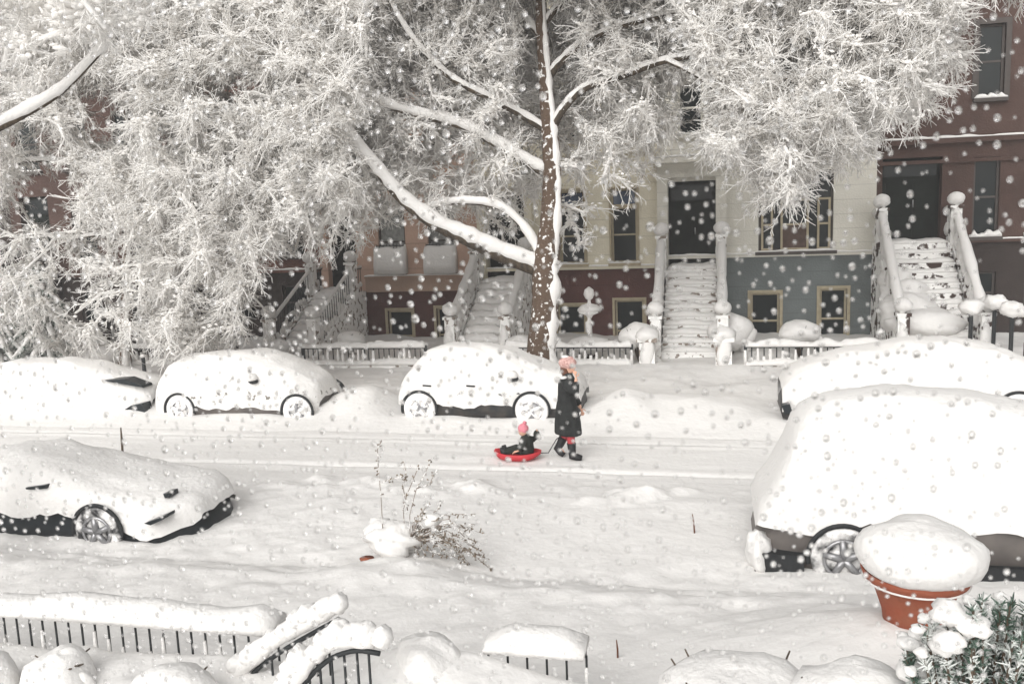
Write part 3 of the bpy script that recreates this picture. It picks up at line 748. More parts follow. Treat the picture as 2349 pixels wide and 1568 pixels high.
# ------------------------------------------------------------------ cars
def car(name, label, x0, y0, z0, L, W, prof, wheels, paint, zlow=.42, wr=.33, face=1, wheel_snow=True, bare=0.0, group=None, sidebare=None, lowfn=None, endw=.72, expo=3.4, mirror=True, handles=(.32, .58), seed=0):
    """x0 = tail (or nose) at the left end, y0 = side facing the camera; prof = (fraction of length, height with snow)"""
    t = thing(name, label, 'car', (x0 + L / 2, y0 + W / 2, z0), group)
    pf = np.array(prof)
    def sect(fx, zb, dz=0, grow=0., n=30, ex=expo):
        zt = np.interp(fx, pf[:, 0], pf[:, 1]) + z0 + dz
        e = min(fx, 1 - fx) * 2
        wv = (W / 2) * (endw + (1 - endw) * (1 - (1 - min(1, e * 3.2)) ** 2.2)) + grow
        out = []
        for k in range(n + 1):
            a = math.pi * k / n
            c_ = math.cos(a); s_ = math.sin(a)
            yy = -wv * math.copysign(abs(c_) ** (2 / ex), c_)
            q = s_ ** (2 / ex)
            zz_ = zb + (zt - zb) * q
            # cabin narrows above the waist
            hgt = zz_ - z0
            if hgt > .95: yy *= 1 - .16 * min(1, (hgt - .95) / .6)
            out.append((x0 + fx * L, y0 + W / 2 + yy, zz_))
        return out
    fr = [0, .004, .015, .04, .08] + [.08 + .84 * i / 44 for i in range(1, 45)] + [.96, .985, .996, 1]
    b_ = MB(); rr = []
    for fx in fr:
        k = 1 if .01 < fx < .99 else .93
        zb = z0 + .17
        rr.append(sect(fx, zb, -.16 if .02 < fx < .98 else -.3, -.062 if k == 1 else -.14))
    rr = [r + [(r[0][0], y0 + W - .15, z0 + .15), (r[0][0], y0 + .15, z0 + .15)] for r in rr]
    b_.loft(rr); b_.build('body', paint, t)
    # snow shell
    s_ = MB(); rr = []
    for fx in fr:
        x = x0 + fx * L
        lo = (lowfn(fx) if lowfn else zlow)
        lo_n = z0 + lo + .05 * float(fbm(np.array(x), np.array(seed + .3), .35, seed)) + .03 * float(vnoise(x * 9, seed, 4))
        r = sect(fx, lo_n)
        r2 = []
        for k, (a, b, c) in enumerate(r):
            nn = .035 * float(vnoise(a * .9 + seed, c * 1.1 + b * .8, seed + 7)) + .026 * float(fbm(np.array(a + b * 1.7), np.array(c * 1.3 + b), .33, seed + 2)) + .006 * float(vnoise(a * 14 + b * 9, c * 14, 3))
            e = math.sin(math.pi * k / (len(r) - 1))
            r2.append((a, b - nn * (1 if b < y0 + W / 2 else -1) * (1 - e * .4), c + nn * 1.0 * e))
        rr.append(r2)
    s_.loft(rr, closed=False)
    so_ = s_.build('snow_cover', sidebare or SNOW, t)
    # wheels and arches
    for wx in wheels:
        for side in (0, 1):
            yy = y0 if side == 0 else y0 + W; sg = -1 if side == 0 else 1
            cx = x0 + wx
            ar = MB(); n = 22; R1 = wr + .058; R2 = wr + .010
            rings = []
            for i in range(n + 1):
                a = math.pi * (-.06 + 1.12 * i / n)
                c_, s2 = math.cos(a), math.sin(a)
                rings.append([(cx + R1 * c_, yy + sg * .002, z0 + wr + R1 * s2), (cx + R1 * c_, yy + sg * .028, z0 + wr + R1 * s2), (cx + R2 * c_, yy + sg * .028, z0 + wr + R2 * s2), (cx + R2 * c_, yy - sg * .06, z0 + wr + R2 * s2)])
            ar.loft(rings)
            wl = ar.build('wheel_arch', ARCH, t)
            ty = MB(); n = 28
            prof_t = [(.05, .012), (wr * .64, .012), (wr * .66, .022), (wr * .9, .03), (wr, .01), (wr * 1.0, -.16), (.05, -.16)]
            rg = [[(cx + r_ * math.cos(2 * math.pi * k / n), yy + sg * o_, z0 + wr + r_ * math.sin(2 * math.pi * k / n)) for k in range(n)] for r_, o_ in prof_t]
            ty.loft(rg); wo = ty.build('wheel', TYRE_S if wheel_snow else TYRE, t)
            rm = MB(); 
            for k in range(5):
                a = 2 * math.pi * k / 5 + .4
                rm.tube([(cx, yy + sg * .03, z0 + wr), (cx + math.cos(a) * wr * .62, yy + sg * .026, z0 + wr + math.sin(a) * wr * .62)], [.05, .04], 6)
            rm.lathe([(.001, 0)], (0, 0, 0)) if False else None
            ring = [(cx + wr * .6 * math.cos(2 * math.pi * k / 26), yy + sg * .026, z0 + wr + wr * .6 * math.sin(2 * math.pi * k / 26)) for k in range(27)]
            rm.tube(ring, .022, 6)
            ro = rm.build('rim', RIM_S if wheel_snow else RIM, None); ro.parent = wo
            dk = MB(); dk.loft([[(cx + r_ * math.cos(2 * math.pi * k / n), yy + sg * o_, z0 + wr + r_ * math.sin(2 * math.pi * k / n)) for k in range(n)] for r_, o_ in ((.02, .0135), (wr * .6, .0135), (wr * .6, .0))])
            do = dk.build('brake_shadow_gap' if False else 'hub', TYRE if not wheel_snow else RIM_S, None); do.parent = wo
    # small dark things that peek out of the snow
    if mirror:
        fx = .66 if face > 0 else .34
        mx = x0 + fx * L
        m_ = MB(); m_.blob((mx, y0 - .02 + .04, z0 + .98), (.11, .1, .06), 12, 8, .05, 3); mo = m_.build('door_mirror', ARCH, t)
        m_ = MB(); m_.blob((mx - .03, y0 - .02 + .04, z0 + 1.06), (.13, .13, .09), 12, 8, .15, 4); q = m_.build('mirror_snow', SNOW, None); q.parent = mo
    for fx in handles:
        m_ = MB(); m_.tube([(x0 + fx * L - .09, y0 - .012, z0 + .84), (x0 + fx * L + .09, y0 - .012, z0 + .83)], .017, 6); m_.build('door_handle', ARCH, t)
    return t
PAINT_DK = mat('dark car paint', (.025, .027, .03), .45, color2=(.06, .055, .05), nscale=5)
PAINT_GR = mat('brown grey car paint', (.14, .125, .115), .5, color2=(.10, .09, .085), nscale=3)
PAINT_BL = mat('black car paint', (.015, .02, .024), .3, noise=.3)
def side_mat(name, dark, scale, lo, hi, zc, zr):
    """snow plastered on a car with scuffs where the paint shows, only around one height band"""
    m = mat(name, (.72, .708, .692), .85, bump=.35, bscale=16, spec=.15)
    n = m.node_tree.nodes; l = m.node_tree.links; b = n['Principled BSDF']
    tc = n.new('ShaderNodeTexCoord'); t = n.new('ShaderNodeTexNoise'); t.inputs['Scale'].default_value = scale; t.inputs['Detail'].default_value = 6
    l.new(tc.outputs['Object'], t.inputs['Vector'])
    sp = n.new('ShaderNodeSeparateXYZ'); l.new(tc.outputs['Object'], sp.inputs[0])
    a = n.new('ShaderNodeMath'); a.operation = 'SUBTRACT'; a.inputs[1].default_value = zc; l.new(sp.outputs['Z'], a.inputs[0])
    c = n.new('ShaderNodeMath'); c.operation = 'ABSOLUTE'; l.new(a.outputs[0], c.inputs[0])
    d = n.new('ShaderNodeMath'); d.operation = 'MULTIPLY_ADD'; d.inputs[1].default_value = -zr; l.new(c.outputs[0], d.inputs[0]); l.new(t.outputs['Fac'], d.inputs[2])
    rp = n.new('ShaderNodeValToRGB'); rp.color_ramp.elements[0].position = lo; rp.color_ramp.elements[1].position = hi
    rp.color_ramp.elements[0].color = (.72, .708, .692, 1); rp.color_ramp.elements[1].color = (*dark, 1)
    l.new(d.outputs[0], rp.inputs['Fac']); l.new(rp.outputs['Color'], b.inputs['Base Color'])
    return m
SIDE1 = side_mat('scuffed snow on dark car', (.10, .10, .10), 7, .60, .64, .62, 1.1)
SIDE2 = side_mat('scuffed snow on grey car', (.20, .19, .17), 8, .555, .60, .50, .9)

YFAR = 17.05
def bx(px, Y=YFAR): return P(px, 930, Y).x
x0 = bx(905); L = bx(1328) - x0
car('parked_hatchback', 'small snow covered hatchback with dark sills, parked behind the child on the sled', x0, YFAR, -.05, L, 1.72,
    [(0, .7), (.02, .92), (.08, 1.2), (.16, 1.48), (.26, 1.58), (.45, 1.60), (.60, 1.49), (.72, 1.27), (.84, 1.08), (.95, .98), (.985, .85), (1, .55)],
    [bx(962) - x0, bx(1219) - x0], PAINT_DK, zlow=.40, face=1, sidebare=SIDE1, seed=1, handles=(.19, .43), wr=.34)
x0 = bx(338); L = bx(718) - x0
car('parked_car', 'snow buried boxy car with brownish sill showing between its wheels, left of the hatchback', x0, YFAR, -.13, L, 1.75,
    [(0, .75), (.03, 1.0), (.08, 1.22), (.15, 1.40), (.3, 1.50), (.55, 1.52), (.72, 1.42), (.85, 1.2), (.95, 1.02), (.99, .9), (1, .55)],
    [bx(412) - x0, bx(681) - x0], PAINT_GR, zlow=.34, face=1, sidebare=SIDE2, lowfn=lambda f: np.interp(f, [0, .1, .3, .8, .9, 1], [.1, .2, .38, .36, .1, .05]), seed=5, handles=(), mirror=True, wr=.33)
x0 = bx(-110); L = bx(328) - x0
c3 = car('parked_car', 'snow buried car at the left edge with a dark windscreen slot and headlight showing', x0, YFAR, -.08, L, 1.75,
    [(0, .7), (.03, .9), (.1, 1.1), (.25, 1.28), (.5, 1.30), (.68, 1.15), (.82, .94), (.95, .82), (.99, .7), (1, .5)],
    [], PAINT_DK, zlow=.05, face=1, seed=9, handles=(), mirror=False, wr=.31, lowfn=lambda f: -.02)
def patch_on(par, name, pts, Y, th, m):
    mb_ = MB(); a = [P(px, py, Y) for px, py in pts]
    mb_.loft([[(q.x, q.y, q.z) for q in a], [(q.x, q.y + th, q.z) for q in a]]); return mb_.build(name, m, par, smooth=False)
patch_on(c3, 'headlight', [(268, 950), (300, 930), (326, 925), (332, 945), (310, 962), (280, 966)], YFAR - .03, .3, PAINT_BL)
patch_on(c3, 'wiper_slot', [(236, 872), (286, 869), (326, 884), (329, 889), (290, 882)], YFAR + .16, .35, PAINT_BL)
# far row, right: a large snow heaped car behind the near one
x0 = bx(1796); L = 5.0
c4 = car('parked_suv', 'long snow heaped car across the street at right, behind the nearer white roof', x0, YFAR - .1, .05, L, 1.85,
    [(0, .7), (.03, .95), (.12, 1.15), (.25, 1.36), (.45, 1.56), (.6, 1.56), (.75, 1.42), (.88, 1.15), (.97, .95), (1, .5)],
    [L * .2, L * .8], PAINT_DK, zlow=.25, face=-1, seed=12, handles=(), mirror=False, wr=.34)
patch_on(c4, 'tail_light', [(1793, 930), (1812, 926), (1818, 945), (1800, 950)], YFAR - .16, .2, PAINT_BL)
# near row
YN = 9.9
def nx_(px, py=1200): return P(px, py, YN).x
x1 = nx_(418, 1200); L = 4.9; x0 = x1 - L
wx = nx_(226, 1230) - x0
c5 = car('parked_sedan', 'snow covered dark sedan at lower left showing its front wheel and black bumper', x0, YN, -.12, L, 1.8,
    [(0, .8), (.05, .95), (.15, 1.05), (.28, 1.2), (.42, 1.24), (.56, 1.15), (.70, .96), (.85, .86), (.94, .80), (.99, .68), (1, .5)],
    [wx - 2.75, wx], PAINT_BL, face=1, seed=21, handles=(), mirror=False, wr=.34, wheel_snow=False,
    lowfn=lambda f: np.interp(f, [0, .3, .74, .8, .86, .92, 1], [.52, .54, .50, .32, .24, .28, .42]), endw=.5)
patch_on(c5, 'headlight', [(330, 1200), (352, 1192), (370, 1186), (372, 1192), (345, 1204)], YN - .05, .3, PAINT_BL)
patch_on(c5, 'side_repeater', [(374, 1132), (388, 1130), (390, 1140), (378, 1142)], YN + .3, .2, PAINT_BL)
patch_on(c5, 'door_mirror', [(58, 1118), (104, 1112), (106, 1120), (84, 1122), (60, 1122)], YN + .0, .3, PAINT_BL)

YN = 10.15
x0 = nx_(1735, 1260); L = 4.9
wx = nx_(1936, 1250) - x0
c6 = car('parked_suv', 'large snow domed brown grey car at lower right, rear wheel beside the flower pot', x0, YN, -.12, L, 1.9,
    [(0, .6), (.01, .86), (.03, .98), (.06, 1.12), (.075, 1.42), (.092, 1.74), (.125, 1.94), (.18, 2.05), (.3, 2.12), (.5, 2.12), (.7, 1.92), (.8, 1.6), (.9, 1.3), (1, .9)],
    [wx, L * .8], PAINT_GR, face=-1, seed=27, handles=(), mirror=False, wr=.36, wheel_snow=False,
    lowfn=lambda f: np.interp(f, [0, .02, .12, .3, .5, 1], [.55, .58, .66, .74, .68, .66]), endw=.8)
m_ = MB(); m_.box((x0 - .02, YN - .03, -.12), (x0 + wx - .43, YN + .15, .26)); m_.box((x0 + wx + .45, YN - .02, -.1), (x0 + 3.4, YN + .15, .22)); m_.build('sill_cladding', ARCH, c6, smooth=False)
m_ = MB(); m_.blob((x0 + .03, YN + .2, .2), (.16, .3, .26), 16, 10, .3, 3, freq=3); m_.build('bumper_snow', SIDE1, c6)

# ------------------------------------------------------------------ trees
# coverage of the crowns, painted coarsely in view space only to decide WHERE IN DEPTH the real branches grow
CW, CH, CS = 130, 60, 20
cov = np.zeros((CH, CW)); OX, OY = 100, 200
def paint(x0, x1, y0, y1, c):
    a, b = int((x0 + OX) / CS), int((x1 + OX) / CS); d, e = int((y0 + OY) / CS), int((y1 + OY) / CS)
    cov[max(d, 0):min(e, CH), max(a, 0):min(b, CW)] = c
paint(-100, 2160, -200, 120, 3.0); paint(2160, 2500, -200, -40, 1.6)
paint(-100, 1240, 120, 240, 3.4); paint(1240, 1700, 120, 180, 3.2)
paint(1240, 1540, 180, 330, 1.9); paint(1500, 1550, 170, 330, 2.4)
paint(1620, 2000, 120, 350, 3.6); paint(2000, 2130, 100, 260, 2.6); paint(2130, 2210, -20, 180, 1.4)
paint(1550, 1620, 120, 190, 2.6); paint(1525, 1640, 175, 335, 0)
paint(1640, 2000, 300, 350, 2.0); paint(1660, 1940, 350, 400, 1.2); paint(1740, 1850, 380, 460, 1.3)
paint(-100, 900, 240, 470, 3.4); paint(900, 1240, 240, 440, 1.5); paint(900, 1100, 120, 240, 2.6); paint(1100, 1240, 150, 300, 1.8)
paint(1280, 1500, 330, 430, .55); paint(1280, 1400, 430, 560, .16)
paint(-100, 640, 460, 640, 2.3); paint(640, 700, 460, 560, 1.2); paint(700, 830, 460, 560, .6); paint(830, 1240, 440, 500, .55); paint(1100, 1240, 500, 590, .25)
paint(350, 600, 620, 800, 1.4); paint(600, 780, 560, 820, 0); paint(-100, 350, 520, 800, .42); paint(-100, 160, 120, 400, 2.2)
paint(170, 330, 190, 345, .15); paint(0, 210, 400, 520, 0); paint(460, 620, 165, 250, .3); paint(0, 150, 280, 380, .4); paint(350, 420, 260, 330, .8); paint(0, 130, 640, 800, .5); paint(520, 640, 700, 800, .1); paint(420, 520, 640, 760, .8); paint(540, 600, 560, 640, .8); paint(940, 1010, 180, 260, .5); paint(1000, 1060, 330, 400, .5)
k5 = np.array([1, 2, 1]) / 4.
for ax in (0, 1): cov = np.apply_along_axis(lambda v: np.convolve(v, k5, 'same'), ax, cov)
cov *= .95; cov *= 1 + .35 * fbm(*np.meshgrid(np.arange(CW) * 1., np.arange(CH) * 1.), 4., 77, 2)

def attract(xa, xb, per, yr, seed):
    r_ = np.random.default_rng(seed); out = []
    for j in range(CH):
        for i in range(CW):
            px0 = i * CS - OX
            if not (xa <= px0 < xb) or cov[j, i] <= 0: continue
            k = r_.poisson(cov[j, i] * CS * CS / per)
            for _ in range(k):
                px = px0 + r_.uniform(0, CS); py = j * CS - OY + r_.uniform(0, CS)
                Yv = r_.triangular(*((20.5, 21.6, 23.6) if 1190 < px < 1330 and py > 20 else (18.6, 20.9, 23.4) if 840 < px < 1560 and py > -60 else yr))
                q = P(px, py, Yv)
                if q.z > 0.6: out.append((q.x, q.y, q.z))
    return np.array(out)

def limb_path(pts, Y0, Y1, z=None):
    n = len(pts); out = []
    for i, (px, py) in enumerate(pts): out.append(P(px, py, Y0 + (Y1 - Y0) * i / (n - 1)))
    # subdivide (Catmull-Rom)
    res = []
    for i in range(n - 1):
        p0, p1, p2, p3 = out[max(i - 1, 0)], out[i], out[i + 1], out[min(i + 2, n - 1)]
        for k in range(5):
            t = k / 5
            res.append(.5 * ((2 * p1) + (p2 - p0) * t + (2 * p0 - 5 * p1 + 4 * p2 - p3) * t * t + (3 * p1 - p0 - 3 * p2 + p3) * t ** 3))
    res.append(out[-1]); return res

def tree(label, base, trunk, trunk_r, limbs, A, seed, tw_per=3, tw_len=(.16, .48), tw_r=.0105, droop=.3, group=None, name='snow_laden_tree', bark=BARKS, snow_side=True):
    r_ = np.random.default_rng(seed)
    t = thing(name, label, 'tree', base, group)
    m_ = MB(); m_.tube(trunk, trunk_r, 16, jit=.05); m_.build('trunk', bark, t)
    nodes = [tuple(p) for p in trunk[len(trunk) // 3:]]
    if snow_side:        # wind-packed snow stuck down one side of the trunk
        m_ = MB(); n = len(trunk)
        pp = [Vector(p) + Vector((.62 * trunk_r[i], -.10, 0)) for i, p in enumerate(trunk)]
        m_.tube(pp, [trunk_r[i] * (.52 - .2 * i / n) * (1 + .3 * random.uniform(-1, 1)) for i in range(n)], 9, jit=.22); m_.build('trunk_snow', SNOW, t)
    for (path, ra, rb, sn) in limbs:
        n = len(path); rad = [ra + (rb - ra) * i / (n - 1) for i in range(n)]
        m_ = MB(); m_.tube(path, rad, 8, jit=.06); lo = m_.build('limb', BARK, t)
        m_ = MB(); m_.tube([Vector(p) + Vector((0, 0, rad[i] * .75 + sn * .38)) for i, p in enumerate(path)], [(rad[i] * .8 + sn * .5) * (1 + .14 * random.uniform(-1, 1)) for i in range(n)], 9, jit=.08)
        q = m_.build('limb_snow', SNOW, None); q.parent = lo
        nodes += [tuple(p) for p in path[2:]]
    nodes = [np.array(n_) for n_ in nodes]
    # branches: each attractor joins the nearest wood
    d0 = np.array([min(np.linalg.norm(np.array(nodes) - a, axis=1)) for a in A])
    order = np.argsort(d0)
    S0, S1, Ra, Rb = [], [], [], []
    bi = 0
    while bi < len(order):
        k = max(12, int(len(order) * .012) if bi else 30)
        chunk = order[bi:bi + k]; bi += k
        kd = kdtree.KDTree(len(nodes))
        for i, q in enumerate(nodes): kd.insert(q, i)
        kd.balance()
        for a in chunk:
            tgt = A[a]; q, i, dist = kd.find(tgt); q = np.array(q)
            if dist > 3.2: mid_up = .18
            else: mid_up = .10
            m1 = q + (tgt - q) * .45 + r_.normal(size=3) * dist * .08 + np.array((0, 0, dist * mid_up))
            end = tgt + np.array((0, 0, -droop * .2 * dist))
            rr = .007 + .010 * min(dist, 2.5)
            S0 += [q, m1]; S1 += [m1, end]; Ra += [rr, rr * .75]; Rb += [rr * .75, rr * .4]
            nodes += [m1, end]
    S0 = np.array(S0); S1 = np.array(S1); Ra = np.array(Ra); Rb = np.array(Rb)
    off = np.array((0, 0, 1.))
    wood = (S0, S1)
    br = prism_mesh('branches', S0, S1, Ra * .35, Rb * .35, TWIG, t, 4)
    # snow lying on those branches
    sn = prism_mesh('branch_snow', S0 + off * (Ra[:, None] + .007), S1 + off * (Rb[:, None] + .007), Ra * 1.5 + .020, Rb * 1.4 + .016, SNOWT, t, 5)
    # side branches, and twigs forking off them, each under its own line of snow
    def nrm(v): return v / np.maximum(np.linalg.norm(v, axis=-1, keepdims=True), 1e-6)
    dr = nrm(S1 - S0); n = len(S0)
    def side(st, d, ln, ang, dp):
        u_ = nrm(np.cross(d, r_.normal(size=d.shape)))
        v = nrm(d * math.cos(ang) + u_ * math.sin(ang) * r_.uniform(.6, 1.4, (len(st), 1))); v[:, 2] -= dp * .4; v = nrm(v)
        m1 = st + v * ln * .5
        v2 = nrm(v + r_.normal(size=v.shape) * .16 - np.array((0, 0, dp * .5)))
        return m1, m1 + v2 * ln * .5, v, v2
    ks = tw_per; ix = np.repeat(np.arange(n), ks)
    st = S0[ix] + (S1 - S0)[ix] * r_.uniform(.08, 1.02, (n * ks, 1)); ln = r_.uniform(tw_len[0], tw_len[1], (n * ks, 1)) * 1.5
    m1, en, v, v2 = side(st, dr[ix], ln, .75, droop)
    rr = tw_r * r_.uniform(.8, 1.3, n * ks)
    a0 = [st, m1]; a1 = [m1, en]; q0 = [rr * 1.15, rr]; q1 = [rr, rr * .65]
    kt = 7; jx = np.repeat(np.arange(n * ks), kt); f = r_.uniform(.1, 1.0, (n * ks * kt, 1))
    c = np.where(f < .5, st[jx] + (m1 - st)[jx] * f * 2, m1[jx] + (en - m1)[jx] * (f - .5) * 2)
    d2 = np.where(f < .5, v[jx], v2[jx]); l2 = ln[jx] * r_.uniform(.16, .50, (len(jx), 1)) * (1.15 - .5 * f)
    u_ = nrm(np.cross(d2, r_.normal(size=d2.shape))); v3 = nrm(d2 * .75 + u_ * .7 - np.array((0, 0, droop * .3)))
    a0.append(c); a1.append(c + v3 * l2); r3 = tw_r * r_.uniform(.55, 1.0, len(jx)); q0.append(r3); q1.append(r3 * .7)
    prism_mesh('crown', np.concatenate(a0), np.concatenate(a1), np.concatenate(q0), np.concatenate(q1), SNOWT, t, 3)
    # soft clumps of snow sitting in the forks
    nl = int(len(S0) * 9); ix = r_.integers(0, len(S0), nl); fr_ = r_.uniform(0, 1.05, (nl, 1))
    c0 = S0[ix] + (S1 - S0)[ix] * fr_ + r_.normal(size=(nl, 3)) * .07 + off * .02
    dd = dr[ix] + r_.normal(size=(nl, 3)) * .4; dd[:, 2] *= .4; dd /= np.linalg.norm(dd, axis=1, keepdims=True)
    R_ = r_.uniform(.012, .034, nl); hl = (R_ * r_.uniform(1.0, 2.6, nl))[:, None]
    prism_mesh('snow_clumps', np.concatenate([c0 - dd * hl, c0]), np.concatenate([c0, c0 + dd * hl]), np.concatenate([R_ * .35, R_]), np.concatenate([R_, R_ * .35]), SNOWT, t, 6)
    # bare undersides that show dark
    sel = r_.random(len(st)) < .13
    if len(A) > 400: prism_mesh('twigs', st[sel] - off * .016, m1[sel] - off * .016, .006, .004, TWIG, t, 3)
    return t

YT = 20.0
tp = [(1238, 905), (1242, 800), (1250, 700), (1252, 610), (1262, 520), (1266, 430), (1264, 350), (1258, 270), (1252, 190), (1246, 110), (1242, 40), (1240, -60), (1238, -160), (1236, -260)]
tr = limb_path(tp, YT, YT)
rw = np.interp(np.linspace(0, 1, len(tr)), np.linspace(0, 1, 14), [.42, .33, .31, .31, .24, .215, .20, .18, .15, .14, .13, .10, .07, .03])
lm = [
    (limb_path([(1232, 618), (1160, 592), (1080, 556), (1000, 518), (930, 468), (870, 400), (800, 310), (740, 200)], YT, 18.0), .16, .04, .17),
    (limb_path([(1250, 398), (1190, 365), (1120, 322), (1050, 288), (970, 268), (880, 240), (790, 170), (720, 80)], YT, 18.9), .085, .03, .15),
    (limb_path([(1252, 300), (1190, 262), (1120, 225), (1050, 190), (1000, 150), (940, 80), (880, -20)], YT, 18.8), .075, .03, .06),
    (limb_path([(1240, 590), (1205, 530), (1150, 480), (1080, 466), (1010, 472), (950, 500)], YT, 19.4), .06, .02, .13),
    (limb_path([(1268, 300), (1290, 255), (1340, 205), (1430, 175), (1530, 140), (1640, 130), (1760, 160), (1880, 220)], YT, 18.4), .085, .03, .035),
    (limb_path([(1262, 175), (1285, 145), (1340, 100), (1430, 60), (1560, 30), (1720, 10), (1900, 40), (2060, 110)], YT, 19.0), .08, .03, .04),
    (limb_path([(1246, 90), (1200, 40), (1130, -30), (1060, -120)], YT, 21.0), .07, .02, .08),
    (limb_path([(1244, 60), (1320, -20), (1460, -90), (1700, -130), (1950, -100)], YT, 19.6), .07, .02, .04),
    (limb_path([(1530, 140), (1620, 190), (1700, 280), (1770, 370), (1810, 440)], 18.9, 18.0), .04, .015, .04),
]
A1 = attract(640, 2500, 330, (16.5, 19.6, 23.5), 101)
tree('towering snow laden street tree with a brown trunk, centre of the far sidewalk', (tr[0].x, YT, gz(tr[0].x, YT)), tr, rw, lm, A1, 5)
# left far tree
YT2 = 20.3
tr2 = limb_path([(285, 900), (288, 780), (292, 640), (298, 500), (300, 380), (292, 260), (285, 140), (280, 0), (275, -160)], YT2, YT2)
rw2 = np.interp(np.linspace(0, 1, len(tr2)), [0, .1, .5, 1], [.22, .16, .10, .03])
lm2 = [
    (limb_path([(296, 520), (360, 450), (450, 380), (560, 310), (660, 220)], YT2, 19), .06, .02, .05),
    (limb_path([(298, 460), (220, 400), (120, 370), (0, 380), (-100, 420)], YT2, 19.2), .06, .02, .07),
    (limb_path([(296, 300), (360, 220), (470, 140), (600, 60)], YT2, 21.4), .05, .02, .05),
    (limb_path([(292, 260), (220, 180), (120, 90), (20, 20)], YT2, 19.2), .05, .02, .05),
    (limb_path([(297, 600), (380, 580), (480, 600), (580, 660)], YT2, 19), .04, .012, .05),
    (limb_path([(297, 560), (220, 540), (120, 570), (40, 640)], YT2, 19), .04, .012, .05),
]
A2 = attract(-100, 640, 350, (16.8, 19.3, 23.3), 202)
tree('snow laden tree with drooping branches filling the left side', (tr2[0].x, YT2, gz(tr2[0].x, YT2)), tr2, rw2, lm2, A2, 6, tw_r=.0105, tw_len=(.18, .52), droop=.6)
# near tree whose branches enter at the upper left corner
def near_tree():
    base = (-9.6, 8.6)
    tr_ = [Vector((base[0] + .05 * math.sin(i), base[1], .2 + i * .8)) for i in range(12)]
    rw_ = list(np.linspace(.24, .05, 12))
    lm_ = [(limb_path([(-560, 520), (-300, 400), (-60, 318), (60, 262), (150, 205), (250, 100)], 8.6, 8.9), .062, .015, .09),
           (limb_path([(-560, 300), (-300, 150), (-60, 40), (80, -60), (200, -140)], 8.6, 9.6), .09, .03, .09)]
    A_ = []
    r_ = np.random.default_rng(9)
    for _ in range(150):
        px = r_.uniform(-300, 330); py = r_.uniform(-220, 60 + 200 * (1 - (px + 300) / 630)); q = P(px, py, r_.uniform(7.6, 10.2)); A_.append(tuple(q))
    tree('nearer snow laden tree with thick boughs entering at the upper left corner', (base[0], base[1], .3), tr_, rw_, lm_, np.array(A_), 8, tw_per=3, tw_r=.007, tw_len=(.10, .3), droop=.2)
near_tree()

# drooping evergreen at far left
def conifer(label, px, Y, zt, rad, seed):
    p = P(px, 760, Y); zb = gz(p.x, Y); r_ = random.Random(seed)
    t = thing('snow_laden_conifer', label, 'tree', (p.x, Y, zb))
    m_ = MB(); m_.tube([(p.x, Y, zb), (p.x, Y, zt)], [.07, .015], 8); m_.build('trunk', BARK, t)
    g_ = MB(); s_ = MB(); s0 = []; s1 = []
    n = 90
    for i in range(n):
        f_ = (i + .5) / n; z = zb + .25 + (zt - zb - .3) * f_; a = i * 2.4; L_ = rad * (1 - f_) ** .8 + .08
        pts = [(p.x + math.cos(a) * L_ * u_, Y + math.sin(a) * L_ * u_, z - .55 * L_ * u_ ** 1.6) for u_ in (0, .35, .7, 1)]
        g_.tube(pts, [.03, .07, .07, .02], 6, squash=.6)
        s_.tube([(x_, y_, z_ + .055) for x_, y_, z_ in pts], [.02, .065, .085, .04], 7, squash=.7, jit=.2)
        for _ in range(14):
            u_ = r_.uniform(.2, 1); q = Vector(pts[1]) * (1 - u_) + Vector(pts[3]) * u_
            d = Vector((r_.uniform(-1, 1), r_.uniform(-1, 1), -1.1)) * .11
            s0.append(q); s1.append(q + d)
    g_.build('crown', GREEN, t); s_.build('crown_snow', SNOW, t)
    prism_mesh('needle_sprays', s0, s1, .02, .006, GREEN, t, 3)
conifer('small drooping evergreen weighed down by snow at the left edge', 105, 21.3, P(105, 600, 21.3).z, 1.25, 3)
conifer('short bent evergreen with dark green gaps, farther left against the frame edge', -10, 20.8, P(0, 640, 20.8).z, 1.2, 4)

# ------------------------------------------------------------------ people and sled
SKIN = mat('skin', (.62, .36, .26), .6)
COAT = mat('charcoal coat', (.022, .024, .024), .85, noise=.4, nscale=9, bump=.4, bscale=20)
HAT = mat('pink fuzzy hat', (.50, .27, .24), .95, color2=(.75, .52, .48), nscale=30, bump=.8, bscale=60)
LEGG = mat('red leggings', (.40, .045, .055), .8, noise=.2)
BOOT = mat('black boot', (.018, .018, .02), .6, noise=.3)
HAIRM = mat('auburn hair', (.14, .055, .03), .7, noise=.3)
pf_ = GP(1304, 1052)
wx0, wy0 = pf_.x, pf_.y; wz0 = gz(wx0, wy0)
def W_(x, y, z): return (wx0 + x, wy0 + y, wz0 + z)
wo = thing('person', 'woman in a long charcoal coat, pink hat and red leggings walking right through the snow', 'person', (wx0, wy0, wz0))
b_ = MB()
b_.tube([W_(0, 0, .86), W_(.0, 0, 1.1), W_(.02, 0, 1.32), W_(.02, 0, 1.42)], [.14, .125, .15, .10], 14)
b_.tube([W_(.02, 0, 1.40), W_(.04, 0, 1.53)], [.06, .055], 10)
b_.blob(W_(.055, 0, 1.61), (.10, .078, .125), 20, 16, 0)
b_.blob(W_(.155, 0, 1.60), (.022, .014, .02), 8, 6, 0)      # nose
b_.blob(W_(.13, 0, 1.54), (.03, .03, .02), 8, 6, 0)         # chin
for s in (-1, 1): b_.blob(W_(.05, .078 * s, 1.60), (.022, .012, .03), 8, 6, 0)
